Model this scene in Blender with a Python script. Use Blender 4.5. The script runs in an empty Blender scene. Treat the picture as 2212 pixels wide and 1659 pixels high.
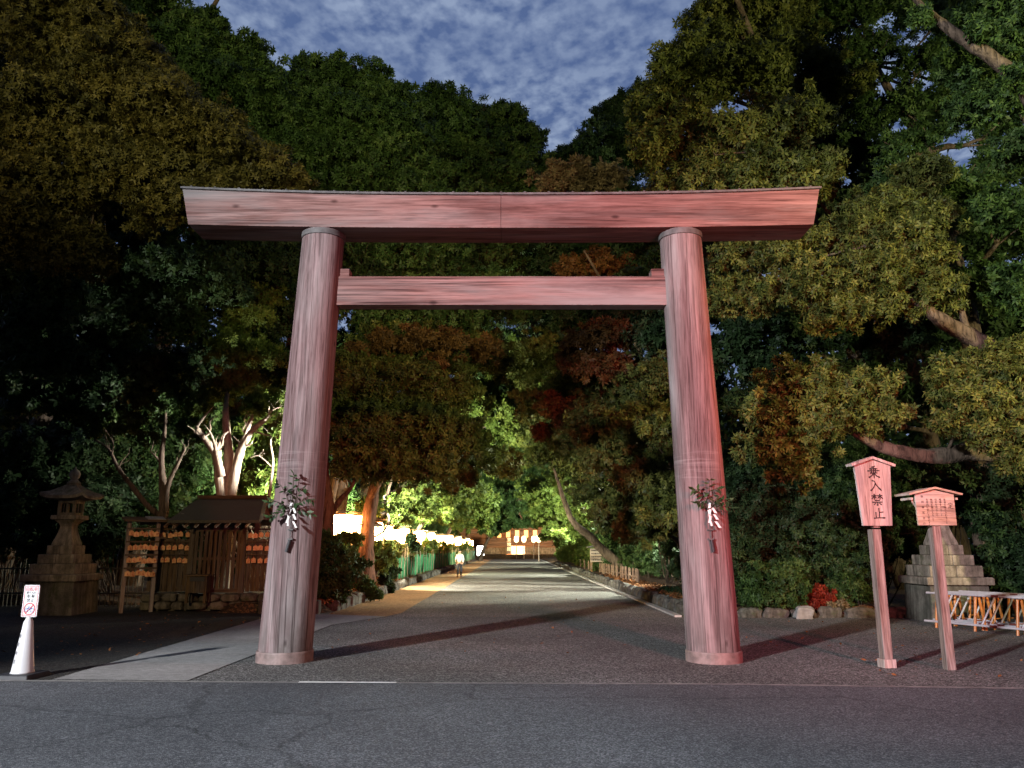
import bpy, math, random
import numpy as np
from mathutils import Vector, Matrix
R = math.radians
scene = bpy.context.scene
COL = scene.collection
rng = random.Random(7)

# ------------------------------------------------------------------ camera
H = 1.55
TH = R(11.9)
CT, ST = math.cos(TH), math.sin(TH)
F = 1680.0
cam = bpy.data.cameras.new('camera')
cam.sensor_width = 36.0
cam.lens = F / 2212.0 * 36.0
cam.clip_end = 2000
co = bpy.data.objects.new('camera', cam)
co.location = (0, 0, H)
co.rotation_euler = (R(90) + TH, 0, 0)
COL.objects.link(co)
scene.camera = co

def P(x, y, Y):
    """the place at distance Y down the approach seen at photo point x, y (2212 wide)"""
    u, v = (x - 1106) / F, (829.5 - y) / F
    dy, dz = CT - v * ST, ST + v * CT
    t = Y / dy
    return Vector((u * t, Y, H + dz * t))

def depth(p):
    return p[1] * CT + (p[2] - H) * ST

# ------------------------------------------------------------------ materials
def nodes(name):
    m = bpy.data.materials.new(name)
    m.use_nodes = True
    nt = m.node_tree
    b = nt.nodes['Principled BSDF']
    return m, nt, b

def ramp(nt, stops):
    r = nt.nodes.new('ShaderNodeValToRGB')
    e = r.color_ramp.elements
    while len(e) < len(stops):
        e.new(0.5)
    for i, (p, c) in enumerate(stops):
        e[i].position = p
        e[i].color = (*c, 1) if len(c) == 3 else c
    return r

def noise(nt, vec, scale, detail=4, rough=0.55, dist=0.0):
    n = nt.nodes.new('ShaderNodeTexNoise')
    n.inputs['Scale'].default_value = scale
    n.inputs['Detail'].default_value = detail
    n.inputs['Roughness'].default_value = rough
    n.inputs['Distortion'].default_value = dist
    nt.links.new(vec, n.inputs['Vector'])
    return n

def coords(nt, scale=(1, 1, 1), kind='Object'):
    tc = nt.nodes.new('ShaderNodeTexCoord')
    mp = nt.nodes.new('ShaderNodeMapping')
    mp.inputs['Scale'].default_value = scale
    nt.links.new(tc.outputs[kind], mp.inputs['Vector'])
    return mp.outputs['Vector']

def mixc(nt, fac, a, b, mode='MIX'):
    m = nt.nodes.new('ShaderNodeMix')
    m.data_type = 'RGBA'
    m.blend_type = mode
    for sock, val in ((m.inputs[0], fac), (m.inputs[6], a), (m.inputs[7], b)):
        if hasattr(val, 'is_output') or hasattr(val, 'links'):
            nt.links.new(val, sock)
        else:
            sock.default_value = val if not isinstance(val, tuple) else (*val, 1)
    return m.outputs[2]

def bump(nt, b, h, strength, dist=0.02):
    n = nt.nodes.new('ShaderNodeBump')
    n.inputs['Strength'].default_value = strength
    n.inputs['Distance'].default_value = dist
    nt.links.new(h, n.inputs['Height'])
    nt.links.new(n.outputs[0], b.inputs['Normal'])

def mat_plain(name, col, rough=0.6, var=0.25, scale=8, metal=0.0, stretch=(1, 1, 1), bmp=0.15):
    m, nt, b = nodes(name)
    v = coords(nt, stretch)
    n = noise(nt, v, scale, 5)
    r = ramp(nt, [(0.3, tuple(c * (1 - var) for c in col)), (0.7, tuple(min(1, c * (1 + var)) for c in col))])
    nt.links.new(n.outputs['Fac'], r.inputs[0])
    nt.links.new(r.outputs[0], b.inputs['Base Color'])
    b.inputs['Roughness'].default_value = rough
    b.inputs['Metallic'].default_value = metal
    if bmp:
        bump(nt, b, n.outputs['Fac'], bmp, 0.01)
    return m

def mat_wood(name, light, dark, axis, scale=1.0, seams=False, stain=None):
    """weathered timber: grain along one axis, cracks, grey patches"""
    m, nt, b = nodes(name)
    s = [9 * scale] * 3
    s[axis] = 0.5 * scale
    v = coords(nt, tuple(s))
    n1 = noise(nt, v, 0.9, 8, 0.68, 1.1)
    s2 = [34 * scale] * 3
    s2[axis] = 1.1 * scale
    n2 = noise(nt, coords(nt, tuple(s2)), 1.3, 6, 0.65, 0.5)
    s3 = [1.6 * scale] * 3
    s3[axis] = 0.24 * scale
    n3 = noise(nt, coords(nt, tuple(s3)), 1.3, 5, 0.6, 0.4)
    r1 = ramp(nt, [(0.28, dark), (0.52, tuple((a + c) / 2 for a, c in zip(light, dark))), (0.72, light)])
    nt.links.new(n1.outputs['Fac'], r1.inputs[0])
    r2 = ramp(nt, [(0.36, (0.32, 0.28, 0.27)), (0.56, (1, 1, 1))])
    nt.links.new(n2.outputs['Fac'], r2.inputs[0])
    c = mixc(nt, 0.8, r1.outputs[0], r2.outputs[0], 'MULTIPLY')
    g = tuple(sum(light) / 3 * k for k in (1.02, 0.98, 0.97))
    r3 = ramp(nt, [(0.42, (0, 0, 0)), (0.68, (0.75, 0.75, 0.75))])
    nt.links.new(n3.outputs['Fac'], r3.inputs[0])
    c = mixc(nt, r3.outputs[0], c, g)
    # dark water stains and a few knots
    n6 = noise(nt, coords(nt, tuple(x * 1.1 for x in s3)), 0.8, 6, 0.62, 1.4)
    r6 = ramp(nt, [(0.40, (0.42, 0.36, 0.36)), (0.54, (1, 1, 1))])
    nt.links.new(n6.outputs['Fac'], r6.inputs[0])
    c = mixc(nt, 0.65, c, r6.outputs[0], 'MULTIPLY')
    sk = [2.6 * scale] * 3
    sk[axis] = 1.3 * scale
    vk = nt.nodes.new('ShaderNodeTexVoronoi'); vk.inputs['Scale'].default_value = 1.0
    nt.links.new(coords(nt, tuple(sk)), vk.inputs['Vector'])
    rk_ = ramp(nt, [(0.03, (0.25, 0.2, 0.2)), (0.085, (1, 1, 1))])
    nt.links.new(vk.outputs['Distance'], rk_.inputs[0])
    c = mixc(nt, 0.8, c, rk_.outputs[0], 'MULTIPLY')
    # long drying cracks
    s4 = [11 * scale] * 3
    s4[axis] = 0.13 * scale
    n4 = noise(nt, coords(nt, tuple(s4)), 1.0, 3, 0.5, 0.15)
    r4 = ramp(nt, [(0.478, (1, 1, 1)), (0.496, (0.28, 0.25, 0.25)), (0.505, (0.28, 0.25, 0.25)), (0.522, (1, 1, 1))])
    nt.links.new(n4.outputs['Fac'], r4.inputs[0])
    n5 = noise(nt, coords(nt, tuple(x * 0.5 for x in s3)), 2.3, 2)
    r5 = ramp(nt, [(0.45, (0, 0, 0)), (0.6, (0.9, 0.9, 0.9))])
    nt.links.new(n5.outputs['Fac'], r5.inputs[0])
    c = mixc(nt, r5.outputs[0], c, mixc(nt, 1.0, c, r4.outputs[0], 'MULTIPLY'))
    if seams:   # boards of the wrapped pillar: dark joints at equal angles
        tc = nt.nodes.new('ShaderNodeTexCoord')
        sx = nt.nodes.new('ShaderNodeSeparateXYZ')
        nt.links.new(tc.outputs['Object'], sx.inputs[0])
        at = nt.nodes.new('ShaderNodeMath'); at.operation = 'ARCTAN2'
        nt.links.new(sx.outputs['Y'], at.inputs[0]); nt.links.new(sx.outputs['X'], at.inputs[1])
        ml = nt.nodes.new('ShaderNodeMath'); ml.operation = 'MULTIPLY'; ml.inputs[1].default_value = 12 / (2 * math.pi)
        nt.links.new(at.outputs[0], ml.inputs[0])
        fr = nt.nodes.new('ShaderNodeMath'); fr.operation = 'FRACT'
        nt.links.new(ml.outputs[0], fr.inputs[0])
        rs = ramp(nt, [(0.0, (0.35, 0.3, 0.3)), (0.02, (0.35, 0.3, 0.3)), (0.045, (1, 1, 1))])
        nt.links.new(fr.outputs[0], rs.inputs[0])
        c = mixc(nt, 0.85, c, rs.outputs[0], 'MULTIPLY')
    if seams:
        zr = nt.nodes.new('ShaderNodeMapRange')
        nt.links.new(sx.outputs['Z'], zr.inputs['Value'])
        zr.inputs['From Min'].default_value = 0.12; zr.inputs['From Max'].default_value = 0.75
        zr.inputs['To Min'].default_value = 0.55; zr.inputs['To Max'].default_value = 0.0
        ng = noise(nt, coords(nt, (5, 5, 2.5)), 1.0, 5, 0.65)
        rg_ = ramp(nt, [(0.4, (0, 0, 0)), (0.6, (1, 1, 1))])
        nt.links.new(ng.outputs['Fac'], rg_.inputs[0])
        gf = mixc(nt, 1.0, rg_.outputs[0], zr.outputs[0], 'MULTIPLY')
        c = mixc(nt, gf, c, (0.09, 0.075, 0.068))
        band = nt.nodes.new('ShaderNodeMath'); band.operation = 'COMPARE'
        band.inputs[1].default_value = 2.72; band.inputs[2].default_value = 0.2
        nt.links.new(sx.outputs['Z'], band.inputs[0])
        na = noise(nt, coords(nt, (1.6, 1.6, 26)), 1.0, 3, 0.5, 0.6)
        ra = ramp(nt, [(0.5, (0, 0, 0)), (0.75, (0.2, 0.2, 0.2))])
        nt.links.new(na.outputs['Fac'], ra.inputs[0])
        af = mixc(nt, 1.0, ra.outputs[0], band.outputs[0], 'MULTIPLY')
        c = mixc(nt, af, c, (0.46, 0.4, 0.4))
    nt.links.new(c, b.inputs['Base Color'])
    b.inputs['Roughness'].default_value = 0.8
    b.inputs['Specular IOR Level'].default_value = 0.08
    bump(nt, b, n2.outputs['Fac'], 0.35, 0.012)
    return m

def mat_leaf(name, stops, trans=0.22, rough=0.45):
    m, nt, b = nodes(name)
    at = nt.nodes.new('ShaderNodeAttribute'); at.attribute_name = 'tint'
    r = ramp(nt, stops)
    nt.links.new(at.outputs['Fac'], r.inputs[0])
    nt.links.new(r.outputs[0], b.inputs['Base Color'])
    b.inputs['Roughness'].default_value = rough + 0.1
    b.inputs['Specular IOR Level'].default_value = 0.18
    tr = nt.nodes.new('ShaderNodeBsdfTranslucent')
    nt.links.new(r.outputs[0], tr.inputs['Color'])
    mx = nt.nodes.new('ShaderNodeMixShader')
    mx.inputs[0].default_value = trans
    out = nt.nodes['Material Output']
    nt.links.new(b.outputs[0], mx.inputs[1]); nt.links.new(tr.outputs[0], mx.inputs[2])
    nt.links.new(mx.outputs[0], out.inputs['Surface'])
    return m

def mat_gravel(name, c0, c1, c2, grain=70, blotch=0.35, rough=0.85, bmp=0.5, bl=(0.6, 1.0), cracks=False):
    m, nt, b = nodes(name)
    v = coords(nt)
    vo = nt.nodes.new('ShaderNodeTexVoronoi'); vo.inputs['Scale'].default_value = grain
    nt.links.new(v, vo.inputs['Vector'])
    sp = nt.nodes.new('ShaderNodeSeparateXYZ'); nt.links.new(vo.outputs['Color'], sp.inputs[0])
    r = ramp(nt, [(0.1, c0), (0.6, c1), (0.95, c2)])
    nt.links.new(sp.outputs[0], r.inputs[0])
    n = noise(nt, v, blotch, 6, 0.6)
    r2 = ramp(nt, [(0.35, (bl[0],) * 3), (0.68, (bl[1],) * 3)])
    nt.links.new(n.outputs['Fac'], r2.inputs[0])
    n3 = noise(nt, v, 9, 4, 0.7)
    r3 = ramp(nt, [(0.3, (0.72,) * 3), (0.7, (1.12,) * 3)])
    nt.links.new(n3.outputs['Fac'], r3.inputs[0])
    c = mixc(nt, 1.0, mixc(nt, 1.0, r.outputs[0], r2.outputs[0], 'MULTIPLY'), r3.outputs[0], 'MULTIPLY')
    if cracks:
        wv = noise(nt, v, 1.7, 4, 0.6)
        mx_ = mixc(nt, 0.35, v, wv.outputs['Color'])
        ve = nt.nodes.new('ShaderNodeTexVoronoi'); ve.feature = 'DISTANCE_TO_EDGE'; ve.inputs['Scale'].default_value = 0.3
        nt.links.new(mx_, ve.inputs['Vector'])
        rc = ramp(nt, [(0.0, (0.5, 0.5, 0.5)), (0.0025, (0.55, 0.55, 0.55)), (0.006, (1, 1, 1))])
        nt.links.new(ve.outputs['Distance'], rc.inputs[0])
        c = mixc(nt, 0.8, c, rc.outputs[0], 'MULTIPLY')
        vp = nt.nodes.new('ShaderNodeTexVoronoi'); vp.inputs['Scale'].default_value = 0.16; vp.distance = 'CHEBYCHEV'
        nt.links.new(coords(nt, (1, 0.35, 1)), vp.inputs['Vector'])
        sp2 = nt.nodes.new('ShaderNodeSeparateXYZ'); nt.links.new(vp.outputs['Color'], sp2.inputs[0])
        rp = ramp(nt, [(0.0, (0.84, 0.84, 0.84)), (1.0, (1.1, 1.1, 1.1))])
        nt.links.new(sp2.outputs[0], rp.inputs[0])
        c = mixc(nt, 1.0, c, rp.outputs[0], 'MULTIPLY')
    nt.links.new(c, b.inputs['Base Color'])
    b.inputs['Roughness'].default_value = rough
    b.inputs['Specular IOR Level'].default_value = 0.25
    bump(nt, b, vo.outputs['Distance'], bmp, 0.012)
    return m

def mat_emit(name, col, s):
    m, nt, b = nodes(name)
    b.inputs['Base Color'].default_value = (*col, 1)
    b.inputs['Emission Color'].default_value = (*col, 1)
    b.inputs['Emission Strength'].default_value = s
    return m

def mat_stone(name, col):
    m, nt, b = nodes(name)
    v = coords(nt)
    n1 = noise(nt, v, 3.2, 7, 0.65)
    r = ramp(nt, [(0.32, tuple(c * 0.42 for c in col)), (0.5, tuple(c * 0.9 for c in col)), (0.7, tuple(c * 1.35 for c in col))])
    nt.links.new(n1.outputs['Fac'], r.inputs[0])
    n2 = noise(nt, coords(nt, (9, 9, 0.7)), 1.0, 4, 0.6)          # rain streaks
    r2 = ramp(nt, [(0.38, (0.45, 0.45, 0.42)), (0.58, (1, 1, 1))])
    nt.links.new(n2.outputs['Fac'], r2.inputs[0])
    c = mixc(nt, 0.8, r.outputs[0], r2.outputs[0], 'MULTIPLY')
    n3 = noise(nt, v, 1.6, 8, 0.7, 0.4)                            # moss
    r3 = ramp(nt, [(0.54, (0, 0, 0)), (0.66, (0.8, 0.8, 0.8))])
    nt.links.new(n3.outputs['Fac'], r3.inputs[0])
    c = mixc(nt, r3.outputs[0], c, (0.05, 0.06, 0.025))
    n4 = noise(nt, v, 60, 3, 0.6)                                  # granite grain
    r4 = ramp(nt, [(0.3, (0.7, 0.7, 0.7)), (0.7, (1.2, 1.2, 1.2))])
    nt.links.new(n4.outputs['Fac'], r4.inputs[0])
    c = mixc(nt, 0.8, c, r4.outputs[0], 'MULTIPLY')
    nt.links.new(c, b.inputs['Base Color'])
    b.inputs['Roughness'].default_value = 0.9
    b.inputs['Specular IOR Level'].default_value = 0.25
    bump(nt, b, n1.outputs['Fac'], 0.6, 0.03)
    return m

def mat_bark(name, col, depth_=1.0):
    m, nt, b = nodes(name)
    n1 = noise(nt, coords(nt, (9, 9, 1.6)), 1.2, 6, 0.65, 0.8)
    r = ramp(nt, [(0.36, tuple(c * (1 - 0.72 * depth_) for c in col)), (0.52, col), (0.72, tuple(c * 1.35 for c in col))])
    nt.links.new(n1.outputs['Fac'], r.inputs[0])
    n2 = noise(nt, coords(nt), 1.4, 5, 0.65)
    r2 = ramp(nt, [(0.36, (0.5, 0.48, 0.42)), (0.64, (1.1, 1.08, 1.05))])
    nt.links.new(n2.outputs['Fac'], r2.inputs[0])
    nt.links.new(mixc(nt, 0.9, r.outputs[0], r2.outputs[0], 'MULTIPLY'), b.inputs['Base Color'])
    b.inputs['Roughness'].default_value = 0.9
    b.inputs['Specular IOR Level'].default_value = 0.15
    bump(nt, b, n1.outputs['Fac'], 0.9, 0.05)
    return m

M = {}
M['pillar'] = mat_wood('weathered_pillar_timber', (0.35, 0.25, 0.252), (0.14, 0.092, 0.092), 2, 1.0, seams=True)
M['beam'] = mat_wood('weathered_beam_timber', (0.33, 0.185, 0.168), (0.11, 0.056, 0.05), 0, 0.8)
M['sleeve'] = mat_plain('base_sleeve_copper', (0.2, 0.14, 0.13), 0.6, 0.35, 9)
M['copper'] = mat_plain('weathered_copper_sheet', (0.085, 0.08, 0.08), 0.7, 0.4, 10, 0.1)
M['signwood'] = mat_wood('sign_board_timber', (0.66, 0.53, 0.47), (0.46, 0.35, 0.3), 2, 1.8)
M['signwood2'] = mat_wood('notice_board_timber', (0.60, 0.46, 0.33), (0.44, 0.32, 0.22), 0, 1.8)
M['signpost'] = mat_wood('sign_post_timber', (0.42, 0.34, 0.3), (0.2, 0.14, 0.12), 2, 2.2)
M['darkwood'] = mat_wood('dark_hut_timber', (0.17, 0.118, 0.062), (0.065, 0.043, 0.024), 2, 2.0)
M['darkbeam'] = mat_wood('dark_hut_beam', (0.18, 0.118, 0.06), (0.065, 0.042, 0.024), 0, 2.0)
M['roof'] = mat_plain('bark_shingle_roof', (0.055, 0.05, 0.035), 0.85, 0.4, 30, 0, (1, 6, 1), 0.5)
M['gable'] = mat_wood('gable_timber', (0.46, 0.27, 0.12), (0.2, 0.11, 0.05), 0, 2.0)
M['stone'] = mat_stone('mossy_granite', (0.27, 0.235, 0.19))
M['rubble'] = mat_stone('rubble_stone', (0.14, 0.13, 0.11))
M['edge'] = mat_stone('edging_stone_grey', (0.1, 0.093, 0.082))
M['palerock'] = mat_plain('pale_rock', (0.21, 0.21, 0.205), 0.85, 0.3, 6, 0, (1, 1, 1), 0.6)
M['ink'] = mat_plain('black_ink', (0.02, 0.018, 0.018), 0.6, 0.2, 20)
M['inkthin'] = mat_plain('faded_ink', (0.03, 0.02, 0.018), 0.7, 0.3, 40)
M['white'] = mat_plain('white_plastic', (0.56, 0.56, 0.58), 0.4, 0.07, 6, 0, (1, 1, 1), 0.03)
M['paper'] = mat_plain('white_paper', (0.58, 0.56, 0.54), 0.7, 0.05, 6)
M['rubber'] = mat_plain('black_rubber', (0.02, 0.02, 0.024), 0.6, 0.2, 8)
M['redprint'] = mat_plain('red_print', (0.45, 0.04, 0.05), 0.5, 0.12, 10)
M['blueprint'] = mat_plain('blue_print', (0.04, 0.1, 0.3), 0.5, 0.12, 10)
M['asphalt'] = mat_gravel('asphalt', (0.062, 0.066, 0.073), (0.118, 0.124, 0.136), (0.28, 0.285, 0.3), 95, 0.22, 0.8, 0.5, (0.62, 1.1), True)
M['gravel'] = mat_gravel('grey_gravel', (0.05, 0.05, 0.048), (0.14, 0.14, 0.134), (0.36, 0.355, 0.345), 60, 0.3, 0.9, 0.8, (0.6, 1.1))
M['pathgravel'] = mat_gravel('path_gravel', (0.06, 0.058, 0.053), (0.18, 0.172, 0.155), (0.42, 0.41, 0.38), 60, 0.28, 0.9, 0.8, (0.55, 1.1))
M['earth'] = mat_gravel('dark_packed_earth', (0.014, 0.013, 0.012), (0.036, 0.033, 0.029), (0.09, 0.085, 0.075), 60, 0.4, 0.9, 0.7, (0.6, 1.1))
M['fencewood'] = mat_plain('brown_fence_wood', (0.13, 0.08, 0.05), 0.8, 0.35, 8)
M['oldbamboo'] = mat_plain('dark_old_bamboo', (0.05, 0.042, 0.028), 0.7, 0.35, 6)
M['concrete'] = mat_gravel('walkway_concrete', (0.25, 0.245, 0.235), (0.31, 0.305, 0.295), (0.37, 0.36, 0.35), 160, 0.6, 0.85, 0.2, (0.7, 1.05))
M['paving'] = mat_gravel('paved_strip', (0.26, 0.155, 0.075), (0.37, 0.23, 0.115), (0.46, 0.3, 0.17), 30, 0.6, 0.85, 0.3, (0.7, 1.05))
M['kerb'] = mat_plain('kerb_concrete', (0.34, 0.335, 0.32), 0.85, 0.25, 5, 0, (1, 1, 1), 0.3)
M['paint'] = mat_plain('worn_road_paint', (0.72, 0.72, 0.7), 0.7, 0.14, 14)
M['edgeline'] = mat_plain('dusty_edge_stone', (0.2, 0.195, 0.185), 0.85, 0.45, 6)
M['soil'] = mat_gravel('leafy_soil', (0.03, 0.02, 0.012), (0.075, 0.045, 0.025), (0.19, 0.1, 0.045), 22, 0.8, 0.95, 0.7)
M['bark'] = mat_bark('grey_brown_bark', (0.12, 0.09, 0.07))
M['palebark'] = mat_bark('pale_smooth_bark', (0.33, 0.27, 0.215), 0.5)
M['redbark'] = mat_bark('reddish_bark', (0.14, 0.068, 0.045))
M['bamboo'] = mat_plain('old_bamboo', (0.3, 0.24, 0.15), 0.6, 0.3, 6)
M['orange'] = mat_plain('orange_painted_steel', (0.42, 0.15, 0.03), 0.45, 0.18, 8)
M['greypipe'] = mat_plain('white_painted_pipe', (0.36, 0.36, 0.39), 0.45, 0.15, 8)
M['redband'] = mat_plain('dark_red_tape', (0.14, 0.03, 0.025), 0.5, 0.2, 8)
M['straw'] = mat_plain('straw', (0.4, 0.29, 0.1), 0.9, 0.45, 30, 0, (4, 4, 0.5), 0.6)
M['ema'] = mat_plain('ema_plain_wood', (0.66, 0.36, 0.17), 0.65, 0.25, 9)
M['emapaint'] = mat_plain('ema_red_print', (0.6, 0.13, 0.06), 0.6, 0.3, 30)
M['shirt'] = mat_plain('white_shirt', (0.72, 0.72, 0.74), 0.85, 0.06, 5)
M['trousers'] = mat_plain('dark_trousers', (0.025, 0.026, 0.04), 0.85, 0.2, 6)
M['skin'] = mat_plain('skin', (0.5, 0.31, 0.22), 0.55, 0.08, 8)
M['hair'] = mat_plain('black_hair', (0.015, 0.013, 0.012), 0.5, 0.2, 20)
M['shoe'] = mat_plain('black_shoe', (0.015, 0.015, 0.016), 0.4, 0.2, 9)
M['lantern'] = mat_emit('lit_paper_lantern', (1.0, 0.5, 0.16), 60.0)
M['farlantern'] = mat_emit('lit_round_lantern', (1.0, 0.68, 0.33), 9.0)
M['window'] = mat_emit('lit_window', (1.0, 0.62, 0.2), 1.6)
M['lens'] = mat_emit('floodlight_lens', (1.0, 0.98, 0.92), 14.0)
M['frame'] = mat_plain('lantern_frame', (0.25, 0.12, 0.06), 0.6, 0.2, 9)
M['hall'] = mat_wood('hall_log_timber', (0.42, 0.24, 0.14), (0.26, 0.13, 0.07), 0, 0.5)
M['hallroof'] = mat_plain('hall_copper_roof', (0.1, 0.08, 0.07), 0.7, 0.3, 2)

def mat_net():
    m, nt, b = nodes('green_netting')
    n = noise(nt, coords(nt), 5, 4)
    r = ramp(nt, [(0.3, (0.02, 0.17, 0.06)), (0.7, (0.06, 0.33, 0.13))])
    nt.links.new(n.outputs['Fac'], r.inputs[0])
    nt.links.new(r.outputs[0], b.inputs['Base Color'])
    b.inputs['Roughness'].default_value = 0.7
    tr = nt.nodes.new('ShaderNodeBsdfTranslucent')
    nt.links.new(r.outputs[0], tr.inputs['Color'])
    mx = nt.nodes.new('ShaderNodeMixShader'); mx.inputs[0].default_value = 0.5
    nt.links.new(b.outputs[0], mx.inputs[1]); nt.links.new(tr.outputs[0], mx.inputs[2])
    nt.links.new(mx.outputs[0], nt.nodes['Material Output'].inputs['Surface'])
    return m
M['net'] = mat_net()

L = {}
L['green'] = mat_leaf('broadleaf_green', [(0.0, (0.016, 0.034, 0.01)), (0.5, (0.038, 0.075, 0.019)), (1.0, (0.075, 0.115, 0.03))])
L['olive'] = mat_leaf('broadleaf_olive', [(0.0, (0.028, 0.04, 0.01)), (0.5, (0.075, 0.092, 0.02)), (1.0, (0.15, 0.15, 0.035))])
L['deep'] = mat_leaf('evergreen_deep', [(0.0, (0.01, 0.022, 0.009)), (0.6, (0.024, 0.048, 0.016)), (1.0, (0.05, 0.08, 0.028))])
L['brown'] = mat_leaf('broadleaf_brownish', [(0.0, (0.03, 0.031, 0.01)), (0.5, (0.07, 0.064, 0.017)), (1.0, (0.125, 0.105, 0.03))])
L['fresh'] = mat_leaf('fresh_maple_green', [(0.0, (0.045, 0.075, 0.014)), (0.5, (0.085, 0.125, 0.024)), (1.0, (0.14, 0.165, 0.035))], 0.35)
L['redlit'] = mat_leaf('painted_redlit_leaf', [(0.0, (0.05, 0.026, 0.01)), (0.5, (0.11, 0.055, 0.017)), (1.0, (0.17, 0.085, 0.025))])  # red lamplight on green leaves, put into the leaf colour
L['red'] = mat_leaf('red_shrub', [(0.0, (0.1, 0.012, 0.008)), (0.5, (0.2, 0.022, 0.012)), (1.0, (0.26, 0.05, 0.02))])
L['buds'] = mat_leaf('pale_buds', [(0.0, (0.1, 0.075, 0.04)), (0.5, (0.18, 0.14, 0.075)), (1.0, (0.27, 0.21, 0.12))])
L['sakaki'] = mat_leaf('sakaki_glossy', [(0.0, (0.012, 0.03, 0.012)), (0.6, (0.028, 0.055, 0.02)), (1.0, (0.05, 0.09, 0.03))], 0.1, 0.3)
L['litter'] = mat_leaf('fallen_leaf_brown', [(0.0, (0.12, 0.045, 0.015)), (0.5, (0.25, 0.1, 0.035)), (1.0, (0.36, 0.18, 0.07))], 0.05, 0.7)
L['strap'] = mat_leaf('strap_leaf', [(0.0, (0.012, 0.03, 0.012)), (1.0, (0.05, 0.09, 0.03))], 0.1, 0.4)

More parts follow.
